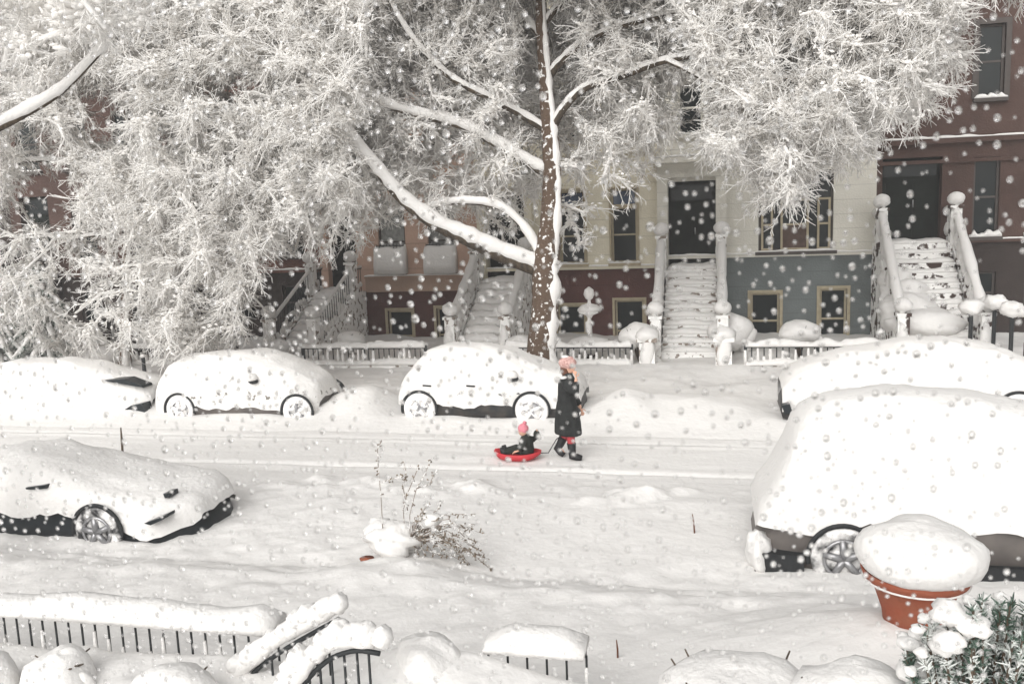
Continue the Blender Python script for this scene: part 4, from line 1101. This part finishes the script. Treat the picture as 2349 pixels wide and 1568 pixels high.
# front leg planted, rear leg pushing off
b_.tube([W_(.01, -.085, .88), W_(.06, -.085, .48), W_(.08, -.085, .10)], [.095, .062, .045], 12)
b_.tube([W_(.08, -.085, .06), W_(.22, -.085, .04)], [.045, .035], 10)
b_.tube([W_(-.01, .085, .88), W_(.0, .085, .50), W_(-.16, .085, .20)], [.095, .062, .045], 12)
b_.tube([W_(-.18, .085, .18), W_(-.10, .085, .07)], [.045, .035], 10)
# near arm bent up to the face, far arm down and back with the rope
b_.tube([W_(.02, -.19, 1.38), W_(.17, -.22, 1.20), W_(.19, -.10, 1.43)], [.058, .045, .03], 10)
b_.tube([W_(.01, .19, 1.38), W_(.06, .23, 1.10), W_(.20, .22, .86)], [.058, .045, .03], 10)
def hand(mb, c, d, side):
    c = Vector(c); d = Vector(d).normalized(); sdw = Vector(side).normalized(); nrm = d.cross(sdw)
    mb.tube([c, c + d * .05, c + d * .085], [.028, .038, .036], 10, squash=.5)
    for i, (o_, l_) in enumerate(((-.028, .062), (-.010, .074), (.010, .070), (.028, .054))):
        a = c + d * .078 + sdw * o_; mb.tube([a, a + d * l_ * .5 + nrm * .012, a + d * l_ * .7 + nrm * .036], [.010, .009, .007], 6)
    a = c + d * .025 + sdw * .03; mb.tube([a, a + d * .03 + sdw * .03, a + d * .055 + sdw * .03 + nrm * .015], [.012, .011, .008], 6)
hand(b_, W_(.19, -.095, 1.44), (-.25, .25, 1), (1, 0, .2))
hand(b_, W_(.205, .22, .85), (.35, -.05, -1), (.9, 0, .3))
bo = remesh(b_, 'body', SKIN, wo, .008, 3)
c_ = MB()
def ring(z, rx, ry, cx=0, n=26, fold=0.0, tilt=0): return [W_(cx + rx * math.cos(2 * math.pi * k / n) * (1 + fold * math.sin(k * 2 * math.pi * 7 / n + z * 3)), ry * math.sin(2 * math.pi * k / n) * (1 + fold * math.sin(k * 2 * math.pi * 6 / n)), z + tilt * math.cos(2 * math.pi * k / n)) for k in range(n)]
c_.loft([ring(.44, .215, .20, .005, fold=.05, tilt=-.02), ring(.47, .235, .22, .005, fold=.05, tilt=-.02), ring(.65, .225, .215, .005, fold=.04), ring(.85, .20, .205, .0, fold=.03), ring(1.02, .165, .19, -.005, fold=.01), ring(1.14, .15, .185, 0), ring(1.28, .155, .205, .01), ring(1.38, .145, .215, .015), ring(1.44, .11, .16, .025), ring(1.49, .075, .085, .035), ring(1.52, .08, .085, .04)])
c_.tube([W_(.02, -.17, 1.40), W_(.12, -.25, 1.26), W_(.19, -.235, 1.19), W_(.20, -.13, 1.38)], [.085, .08, .072, .05], 12)
c_.tube([W_(.01, .17, 1.40), W_(.05, .25, 1.12), W_(.18, .235, .90)], [.085, .075, .055], 12)
co = remesh(c_, 'coat', COAT, wo, .014, 3)
m_ = MB(); m_.blob(W_(-.03, -.13, 1.455), (.07, .07, .025), 12, 6, .2, 2); m_.blob(W_(-.03, .12, 1.455), (.07, .07, .025), 12, 6, .2, 3); m_.blob(W_(-.0, 0, 1.79), (.07, .07, .03), 12, 6, .2, 3); m_.build('snow_dusting', SNOW, wo)
m_ = MB(); m_.blob(W_(.03, 0, 1.685), (.145, .125, .12), 24, 16, .10, 3, freq=5); m_.build('hat', HAT, wo)
m_ = MB(); m_.blob(W_(.0, 0, 1.58), (.095, .085, .14), 18, 12, .08, 4, freq=4); m_.build('hair', HAIRM, wo)
m_ = MB()
m_.tube([W_(.04, -.085, .62), W_(.062, -.085, .48), W_(.072, -.085, .30), W_(.08, -.085, .22)], [.085, .075, .068, .06], 12)
m_.tube([W_(.0, .085, .62), W_(.0, .085, .50), W_(-.07, .085, .36), W_(-.12, .085, .28)], [.085, .072, .066, .06], 12); m_.build('leggings', LEGG, wo)
for pts, rr in (([(.072, -.085, .31), (.08, -.085, .18), (.085, -.085, .075), (.17, -.085, .06), (.25, -.085, .045)], [.078, .07, .072, .062, .045]),
                ([(-.09, .085, .36), (-.15, .085, .24), (-.20, .085, .155), (-.15, .085, .09), (-.09, .085, .04)], [.078, .07, .072, .062, .045])):
    m_ = MB(); m_.tube([W_(*q) for q in pts], rr, 12); m_.build('boot', BOOT, wo)

# sled and child
ps = GP(1188, 1052)
sx, sy = ps.x, ps.y; sz = gz(sx, sy)
SLED = mat('red plastic sled', (.50, .035, .045), .6, noise=.15)
sw = S(1188, sy); SL = 112 / sw
so_ = thing('sled', 'shallow red plastic sled carrying the child', 'sled', (sx, sy, sz))
m_ = MB(); rr = []
for i in range(17):
    f_ = i / 16; x = -SL / 2 + SL * f_
    wv = .21 * (1 - (abs(2 * f_ - 1)) ** 3.2) + .03
    zb_ = .015 + .09 * abs(2 * f_ - 1) ** 4; zh = .115 + .03 * (2 * f_ - 1) ** 2
    rr.append([(sx + x, sy - wv - .02, sz + zh), (sx + x, sy - wv, sz + zh + .012), (sx + x, sy - wv + .03, sz + zb_ + .03), (sx + x, sy, sz + zb_ + .018), (sx + x, sy + wv - .03, sz + zb_ + .03), (sx + x, sy + wv, sz + zh + .012), (sx + x, sy + wv + .02, sz + zh), (sx + x, sy + wv - .015, sz + zb_), (sx + x, sy, sz + zb_ - .01), (sx + x, sy - wv + .015, sz + zb_)])
m_.loft(rr); m_.build('tray', SLED, so_)
m_ = MB(); hnd = Vector(W_(.23, .22, .80))
m_.tube([(sx + SL / 2 - .03, sy, sz + .11), (sx + SL / 2 + .12, sy + .05, sz + .10), ((sx + hnd.x) / 2 + .1, sy + .2, sz + .30), (hnd.x - .1, hnd.y + .02, hnd.z - .22), tuple(hnd)], .009, 5); m_.build('pull_rope', IRON, so_)
KC = mat('dark snowsuit', (.025, .028, .024), .9, noise=.4, nscale=10, bump=.4)
PINK = mat('pink knit hat', (.72, .25, .30), .9, noise=.15, nscale=40, bump=.5, bscale=60)
cx0, cy0, cz0 = P(1208, 1035, sy).x, sy, sz + .06
def K_(x, y, z): return (cx0 + x, cy0 + y, cz0 + z)
ko = thing('person', 'small child in a dark snowsuit and pink bobble hat sitting on the red sled', 'person', (cx0, cy0, cz0))
b_ = MB()
b_.tube([K_(0, 0, .06), K_(-.005, 0, .2), K_(-.01, 0, .32)], [.11, .105, .075], 12)
b_.tube([K_(-.02, 0, .30), K_(-.04, 0, .38)], [.04, .038], 8)
b_.blob(K_(-.055, 0, .44), (.085, .075, .095), 18, 14, 0); b_.blob(K_(-.14, 0, .43), (.016, .012, .014), 8, 6, 0)
for s in (-1, 1):
    b_.blob(K_(-.05, .073 * s, .43), (.016, .01, .02), 8, 6, 0)
    b_.tube([K_(-.02, .06 * s, .07), K_(-.20, .075 * s, .10), K_(-.38, .07 * s, .06)], [.06, .048, .036], 10)
    b_.tube([K_(-.38, .07 * s, .06), K_(-.42, .07 * s, .12)], [.034, .028], 8)
b_.tube([K_(.0, .10, .29), K_(.09, .14, .25), K_(.16, .10, .31)], [.04, .034, .026], 10)
b_.tube([K_(-.01, -.10, .29), K_(-.03, -.15, .19), K_(-.10, -.13, .12)], [.04, .034, .026], 10)
hand(b_, K_(.165, .10, .315), (.3, 0, 1), (0, 1, 0)); hand(b_, K_(-.11, -.13, .115), (-1, 0, -.3), (0, 1, 0))
remesh(b_, 'body', SKIN, ko, .008, 2)
b_ = MB()
b_.tube([K_(.0, 0, .03), K_(.0, 0, .12), K_(-.005, 0, .22), K_(-.01, 0, .32), K_(-.03, 0, .365)], [.125, .135, .13, .10, .06], 16)
for s in (-1, 1): b_.tube([K_(-.02, .06 * s, .08), K_(-.20, .08 * s, .115), K_(-.37, .072 * s, .07)], [.075, .06, .048], 10)
b_.tube([K_(.0, .08, .29), K_(.10, .14, .25), K_(.165, .10, .32), K_(.175, .10, .40)], [.06, .055, .055, .05], 10)
b_.blob(K_(.165, .09, .36), (.055, .05, .075), 12, 8, .05, 1)
b_.tube([K_(-.01, -.09, .30), K_(-.03, -.16, .20), K_(-.09, -.14, .13)], [.06, .055, .045], 10)
remesh(b_, 'snowsuit', KC, ko, .012, 2)
m_ = MB(); m_.blob(K_(-.045, 0, .475), (.095, .09, .09), 20, 14, .04, 2, freq=4); m_.blob(K_(-.015, 0, .575), (.038, .038, .035), 10, 8, .15, 5, freq=4); m_.build('bobble_hat', PINK, ko)
for s in (-1, 1):
    m_ = MB(); m_.tube([K_(-.35, .07 * s, .06), K_(-.40, .07 * s, .06), K_(-.425, .07 * s, .15)], [.05, .052, .04], 10); m_.build('boot', BOOT, ko)

# ------------------------------------------------------------------ near things
# near iron fence (bottom edge of the picture)
YNF = 5.9
def near_fence(label, pxa, pxb, group='black iron fences along the near yard'):
    a = P(pxa, 1450, YNF).x; b = P(pxb, 1500, YNF).x; zt = 1.15
    t = thing('iron_fence', label, 'fence', ((a + b) / 2, YNF, .4), group)
    r_ = MB(); r_.box((a, YNF - .022, zt - .035), (b, YNF + .022, zt)); r_.box((a, YNF - .015, .42), (b, YNF + .015, .46))
    r_.build('rail', IRON, t, smooth=False)
    n = int((b - a) / .125); r_ = MB(); s_ = MB()
    for i in range(n + 1):
        x = a + (b - a) * i / n; r_.tube([(x, YNF, .3), (x, YNF, zt - .03)], .009, 6)
        if random.random() < .55: s_.tube([(x - .004, YNF - .012, .45), (x, YNF - .014, zt - random.uniform(.1, .3))], [.028, .012], 6)
    r_.build('pickets', IRON, t)
    snow_strip(s_, a, b, YNF - .13, YNF + .16, zt, .13, amp=.3, n=int((b - a) / .16)); s_.build('rail_snow', SNOW, t)
    return t
near_fence('long black iron fence with thick snow on its rail at the bottom left', -420, 640)
f2 = near_fence('short black iron fence section at the bottom edge, right of the snowy gate post', 1118, 1345)
m_ = MB(); p = P(1150, 1540, YNF - .1); m_.tube([p + Vector((.0, 0, .02)), p + Vector((.06, 0, -.1)), p + Vector((-.02, 0, -.2)), p + Vector((-.05, 0, -.1)), p], .012, 6); m_.build('scroll', IRON, f2)
near_fence('black iron fence beyond the bottom right, buried under the yard snow', 2450, 3200)
# gate post heaped with snow
p = P(985, 1480, 5.6)
t = thing('gate_post', 'square gate post heaped with deep snow at the bottom centre', 'gate post', (p.x, p.y, .4))
m_ = MB(); m_.box((p.x - .22, p.y - .2, .3), (p.x + .22, p.y + .2, 1.0)); m_.build('post', STONE, t, smooth=False)
m_ = MB(); m_.blob((p.x, p.y, .78), (.36, .34, .56), 30, 20, .12, 41, freq=1.6); m_.blob((p.x - .2, p.y + .3, .75), (.45, .45, .38), 24, 14, .16, 42); m_.build('snow_cap', SNOW, t)
# curved handrails under thick snow
for i, (lab, pts, rr, yy) in enumerate((
    ('curved iron handrail under a thick sleeve of snow, upper one at bottom left of centre', [(770, 1385), (715, 1415), (650, 1452), (580, 1500), (520, 1570), (470, 1650)], .095, 5.5),
    ('arched iron handrail under snow with a dark curved underside, lower one beside the gate post', [(862, 1462), (810, 1452), (750, 1470), (700, 1515), (660, 1575), (630, 1650)], .095, 5.1))):
    q = [P(a, b, yy) for a, b in pts]
    t = thing('handrail', lab, 'handrail', (q[2].x, yy, .4), 'snow covered curved handrails at the near steps')
    # smooth
    Q = []
    for k in range(len(q) - 1):
        for u_ in range(4): Q.append(q[k].lerp(q[k + 1], u_ / 4))
    Q.append(q[-1])
    for _ in range(3): Q = [Q[0]] + [(Q[k - 1] + Q[k] * 2 + Q[k + 1]) / 4 for k in range(1, len(Q) - 1)] + [Q[-1]]
    m_ = MB(); m_.tube([v_ - Vector((-.03, .02, rr * 1.02)) for v_ in Q], .018, 8)
    for k in range(2, len(Q), 2): m_.tube([Q[k] - Vector((-.03, .02, rr)), (Q[k].x + .03, yy - .02, .3)], .009, 6)
    m_.build('rail', IRON, t)
    m_ = MB(); m_.tube(Q, [rr * (.86 + .16 * float(vnoise(k * .45, i * 9, 3)) + .07 * float(vnoise(k * 1.3, i, 5))) for k in range(len(Q))], 18, squash=.9, jit=.035); [m_.blob(Q[k] + Vector((random.uniform(-.05, .05), 0, random.uniform(.0, .05))), (rr * .8, rr, rr * .75), 12, 8, .2, k) for k in range(0, len(Q), 2)]; m_.build('rail_snow', SNOW, t)
# snow lumps of buried shrubs in the near yard
snow_bush('broad snow covered shrub at the bottom left corner in front of the iron fence', 130, 1488, 5.2, .28, .28, 51, 'buried shrubs in the near yard')
snow_bush('snow covered shrub cut by the left frame edge at the bottom', -25, 1494, 5.1, .20, .24, 52, 'buried shrubs in the near yard')
snow_bush('low snow covered shrub at the bottom, between fence and handrails', 390, 1535, 5.0, .32, .26, 53, 'buried shrubs in the near yard')
snow_bush('low wide snow covered shrub at the bottom edge right of the short fence', 1700, 1530, 4.9, .50, .22, 54, 'buried shrubs in the near yard')
snow_bush('snowy shrub mound just left of the dark evergreen in the corner', 1960, 1525, 4.8, .36, .3, 55, 'buried shrubs in the near yard')

# terracotta pot
sc = S(2098, POT.y); zb = POT.z + .02
PR = .5 * 250 / sc; hgt = 100 / sc
t = thing('flower_pot', 'terracotta flower pot under a tall dome of snow beside the brown grey car', 'flower pot', (POT.x, POT.y, zb))
m_ = MB(); m_.lathe([(PR * .52, -.25), (PR * .60, 0), (PR * .80, hgt * .74), (PR * .82, hgt * .78), (PR * .93, hgt * .79), (PR * 1.0, hgt * 1.02), (PR * .94, hgt * 1.02), (PR * .9, hgt * .9), (.01, hgt * .88)], (POT.x, POT.y, zb), 40); m_.build('pot', TERRA, t)
m_ = MB(); m_.lathe([(PR * .915, hgt * .765), (PR * .965, hgt * .775), (PR * .97, hgt * .80), (PR * .93, hgt * .81)], (POT.x, POT.y, zb), 40); m_.build('rim_ledge_snow', SNOW, t)
m_ = MB(); H_ = 118 / sc; rg = []
for r_, z_ in ((PR * .8, 0), (PR * 1.0, .004), (PR * 1.10, H_ * .10), (PR * 1.16, H_ * .26), (PR * 1.17, H_ * .40), (PR * 1.14, H_ * .54), (PR * 1.05, H_ * .68), (PR * .90, H_ * .80), (PR * .68, H_ * .90), (PR * .40, H_ * .97), (PR * .15, H_), (.004, H_ * 1.0)):
    rr_ = []
    for k in range(48):
        a = 2 * math.pi * k / 48; nz = float(vnoise(math.cos(a) * 1.7 + 5, math.sin(a) * 1.7 + z_ * 6, 91)); n2 = float(vnoise(math.cos(a) * 5 + 5, math.sin(a) * 5 + z_ * 20, 92))
        rr_.append((POT.x + .03 + r_ * math.cos(a) * (1 + .05 * nz + .015 * n2), POT.y + r_ * math.sin(a) * (1 + .05 * nz + .015 * n2), zb + hgt + z_ * (1 + .10 * nz * (r_ / PR) + .03 * float(vnoise(r_ * math.cos(a) * 9, r_ * math.sin(a) * 9, 93)))))
    rg.append(rr_)
m_.loft(rg); m_.build('snow_cap', SNOW, t)
# stand under the pot, buried in snow
m_ = MB(); m_.box((POT.x - .2, POT.y - .2, .2), (POT.x + .2, POT.y + .2, zb - .1)); m_.build('plinth', STONE, t, smooth=False)

# evergreen shrub at lower right
def evergreen():
    t0_ = P(2262, 1480, 4.7)
    t = thing('evergreen_shrub', 'dark green needled evergreen with snow clumps in the bottom right corner', 'shrub', (t0_.x, t0_.y, gz(t0_.x, t0_.y)))
    r_ = random.Random(5); m_ = MB(); s_ = MB(); s0 = []; s1 = []
    base = Vector((t0_.x, t0_.y, .4))
    tips = []
    for i in range(90):
        px = px_ = r_.uniform(2060, 2430); py = 1375 + abs(r_.gauss(0, 70)) + max(0, (2210 - px)) * .75
        q = P(px, py, 4.7 + r_.uniform(-.45, .4)); tips.append(q)
        md = base.lerp(q, .55) + Vector((0, 0, .12)); m_.tube([base, md, q], [.02, .012, .006], 5)
        for k in range(170):
            u_ = r_.uniform(-.3, 1.0); c = md.lerp(q, max(0, u_)); ax = (q - md).normalized()
            d = (Vector((r_.gauss(0, 1), r_.gauss(0, 1), r_.gauss(0, 1))).normalized() + ax * .9).normalized() * r_.uniform(.03, .065)
            s0.append(c); s1.append(c + d)
        if r_.random() < (.75 if px_ < 2190 else .3):
            k = r_.uniform(.4, 1.2)
            s_.blob(q + Vector((r_.uniform(-.04, .02), r_.uniform(-.04, .04), r_.uniform(0, .05))), (.07 * k, .075 * k, .045 * k), 12, 8, .25, i, freq=2.4)
    m_.build('stems', TWIG, t); prism_mesh('foliage', s0, s1, .007, .003, GREEN, t, 3); s_.build('snow_clumps', SNOW, t)
evergreen()

# dry shrub poking out of a snow heap on the near sidewalk
def dry_shrub():
    b = GP(905, 1268); r_ = random.Random(11)
    t = thing('dry_shrub', 'leafless dry shrub with curled brown leaves poking from a snow heap', 'shrub', (b.x, b.y, gz(b.x, b.y)))
    Yb = b.y; s_ = MB(); c = P(905, 1235, Yb); s_.blob((c.x, c.y, c.z), (.34, .3, .20), 30, 18, .22, 8, freq=2.2); c2 = P(872, 1212, Yb + .05); s_.blob(c2, (.2, .16, .12), 16, 10, .25, 9); c3 = P(985, 1190, Yb); s_.blob(c3, (.17, .15, .10), 16, 10, .15, 10)
    s_.build('snow_cap', SNOW, t)
    st = MB(); s0 = []; s1 = []
    stems = [[(880, 1250), (874, 1140), (868, 1075), (866, 1030), (876, 1008)], [(930, 1240), (925, 1170), (935, 1130), (958, 1075), (962, 1060)], [(940, 1240), (940, 1180), (955, 1120), (975, 1085), (990, 1050)], [(868, 1110), (890, 1100), (930, 1090)],
             [(940, 1240), (985, 1195), (1030, 1190), (1065, 1225), (1100, 1270)], [(940, 1245), (1000, 1225), (1040, 1235), (1060, 1290)], [(945, 1230), (1000, 1205), (1045, 1210), (1085, 1250), (1115, 1290)], [(950, 1240), (1010, 1240), (1050, 1255), (1075, 1300)], [(930, 1240), (970, 1200), (1005, 1165), (1010, 1150)], [(930, 1250), (980, 1262), (1020, 1275)],
             [(935, 1170), (925, 1120), (932, 1085), (925, 1055)], [(955, 1120), (985, 1110), (1000, 1080)]]
    for k in range(30):
        e = (r_.uniform(960, 1125), r_.uniform(1150, 1305)); stems.append([(940, 1240), ((940 + e[0]) / 2 + r_.uniform(-15, 15), (1230 + e[1]) / 2 - r_.uniform(10, 40)), e])
    for s in stems:
        yy = Yb + r_.uniform(-.15, .15); q = [P(a, b_2, Yb * .5 + yy * .5 - .05) for a, b_2 in s]
        st.tube(q, [.007] + [.005] * (len(q) - 2) + [.003], 5)
        for k in range(13):
            i = r_.randint(1, len(q) - 2) if len(q) > 2 else 0; c = q[i].lerp(q[i + 1], r_.random())
            d = Vector((r_.gauss(0, 1), r_.gauss(0, 1), r_.gauss(0, 1) - .3)).normalized() * r_.uniform(.02, .055); s0.append(c); s1.append(c + d)
    st.build('stems', STEM, t); prism_mesh('leaves', s0, s1, .005, .013, LEAFD, t, 3)
    m_ = MB(); q = P(842, 1290, Yb - .15); m_.lathe([(.06, -.06), (.08, .05), (.09, .06)], tuple(q), 12); m_.build('pot_edge', TERRA, t)
dry_shrub()
# sticks poking out of the snow
for (pa, pb, lab, r_) in (((1588, 1190), (1594, 1222), 'short reddish stick poking up from the near snow, left of the brown grey car', .012),
                          ((1414, 1478), (1417, 1508), 'thin dark red stick upright in the snow at the bottom centre', .009),
                          ((277, 992), (281, 1042), 'dark stub of a stake standing in the street snow at left', .022)):
    b = GP(*pb); tp_ = P(pa[0], pa[1] - 12, b.y)
    m_ = MB(); m_.tube([b - Vector((0, 0, .1)), b.lerp(tp_, .5) + Vector((.004, 0, 0)), tp_], [r_, r_, r_ * .5], 6)
    o = m_.build('stick', TWIG if r_ > .02 else HAIRM); tag(o, lab, 'stick', 'sticks poking out of the snow')
# dark parking meter stub between the left cars, and a short post
p = P(332, 858, 18.9)
t = thing('parking_meter', 'black post sticking up between the two left parked cars', 'post', (p.x, p.y, .1))
zt = P(332, 818, 18.9).z
m_ = MB(); m_.tube([(p.x, p.y, .1), (p.x, p.y, zt)], .045, 8); m_.build('post', IRON, t)
m_ = MB(); m_.blob((p.x, p.y, zt + .02), (.07, .07, .05), 10, 8, .1, 1); m_.build('snow_cap', SNOW, t)

# ------------------------------------------------------------------ melted drops standing on the window glass the camera looks through
WATER = bpy.data.materials.new('water'); WATER.use_nodes = True
n_ = WATER.node_tree.nodes; l_ = WATER.node_tree.links
n_.remove(n_['Principled BSDF'])
gl = n_.new('ShaderNodeBsdfGlass'); gl.inputs['IOR'].default_value = 1.33; gl.inputs['Roughness'].default_value = 0.0; gl.inputs['Color'].default_value = (1, 1, 1, 1)
l_.new(gl.outputs[0], n_['Material Output'].inputs['Surface'])
def drops():
    r_ = np.random.default_rng(44); YP = .52
    N = 30000
    X_ = r_.uniform(-.80, .55, N); Z_ = r_.uniform(CAM_H - .58, CAM_H + .36, N)
    clump = vnoise(X_ * 14, Z_ * 14, 3); keep = clump > r_.uniform(-1.3, .6, N); X_ = X_[keep]; Z_ = Z_[keep]; N = len(X_)
    rad = .0006 + .0019 * r_.beta(1.3, 3.2, N)
    kd = kdtree.KDTree(N)
    for i in range(N): kd.insert((X_[i], 0, Z_[i]), i)
    kd.balance(); alive = np.ones(N, bool)
    for i in np.argsort(-rad):
        if alive[i]:
            for c_, j, d_ in kd.find_range((X_[i], 0, Z_[i]), rad[i] * 1.35 + .0022):
                if j != i and d_ < (rad[i] + rad[j]) * 1.3 and rad[j] <= rad[i]: alive[j] = False
    X_, Z_, rad = X_[alive], Z_[alive], rad[alive]; N = len(X_)
    el = r_.uniform(.9, 1.3, N)
    nseg, nr = 10, 4; th = np.linspace(0, R(66), nr + 1)[::-1]
    V = []; Fc = []
    base = [(math.cos(2 * math.pi * k / nseg), math.sin(2 * math.pi * k / nseg)) for k in range(nseg)]
    sR = 1 / math.sin(th[0])
    unit = [(0, 0, 0)]
    for t_ in th[:-1]:
        for c_, s_ in base: unit.append((c_ * math.sin(t_) * sR, s_ * math.sin(t_) * sR, (math.cos(t_) - math.cos(th[0])) * sR))
    unit.append((0, 0, (1 - math.cos(th[0])) * sR)); unit = np.array(unit)
    fc = [(0, 1 + (k + 1) % nseg, 1 + k) for k in range(nseg)]
    fq = []
    for i in range(nr - 1):
        for k in range(nseg):
            a = 1 + i * nseg + k; b = 1 + i * nseg + (k + 1) % nseg; fq.append((a, b, b + nseg, a + nseg))
    lt_ = [(1 + (nr - 1) * nseg + k, 1 + (nr - 1) * nseg + (k + 1) % nseg, len(unit) - 1) for k in range(nseg)]
    tri = np.array(fc + lt_); quad = np.array(fq)
    V = unit[None] * rad[:, None, None] * np.stack([np.ones(N), el, np.ones(N) * .9], axis=1)[:, None, :]
    V = np.stack([V[..., 0] + X_[:, None], YP + V[..., 2], V[..., 1] + Z_[:, None]], axis=2).reshape(-1, 3)
    off_ = (np.arange(N) * len(unit))[:, None, None]
    T = (tri[None] + off_).reshape(-1, 3)[:, ::-1]; Q = (quad[None] + off_).reshape(-1, 4)[:, ::-1]
    me = bpy.data.meshes.new('raindrops'); me.vertices.add(len(V)); me.vertices.foreach_set('co', V.astype(np.float32).ravel())
    li = np.concatenate([T.ravel(), Q.ravel()]).astype(np.int32); me.loops.add(len(li)); me.loops.foreach_set('vertex_index', li)
    me.polygons.add(len(T) + len(Q)); me.polygons.foreach_set('loop_start', np.concatenate([np.arange(len(T)) * 3, len(T) * 3 + np.arange(len(Q)) * 4]).astype(np.int32))
    me.update(calc_edges=True); me.validate()
    sm = np.ones(len(me.polygons), bool); sm[:len(T)] = np.tile(np.array([False] * nseg + [True] * nseg), N); me.polygons.foreach_set('use_smooth', sm)
    me.materials.append(WATER)
    o = bpy.data.objects.new('raindrops', me); col.objects.link(o)
    tag(o, 'small round water drops clinging all over the window glass', None, None, 'stuff')
drops()

# ------------------------------------------------------------------ thin haze volume, added to lift the dark tones of the far fronts
HZ_ = bpy.data.materials.new('haze'); HZ_.use_nodes = True
hn = HZ_.node_tree.nodes; hn.remove(hn['Principled BSDF'])
pv = hn.new('ShaderNodeVolumePrincipled'); pv.inputs['Density'].default_value = .0016; pv.inputs['Color'].default_value = (.97, .97, .98, 1)
HZ_.node_tree.links.new(pv.outputs[0], hn['Material Output'].inputs['Volume'])
m_ = MB(); m_.box((-420, -420, -1.5), (420, 420, 16)); o = m_.build('haze', HZ_, smooth=False); tag(o, 'thin white haze added to lift the dark tones', None, None, 'stuff')
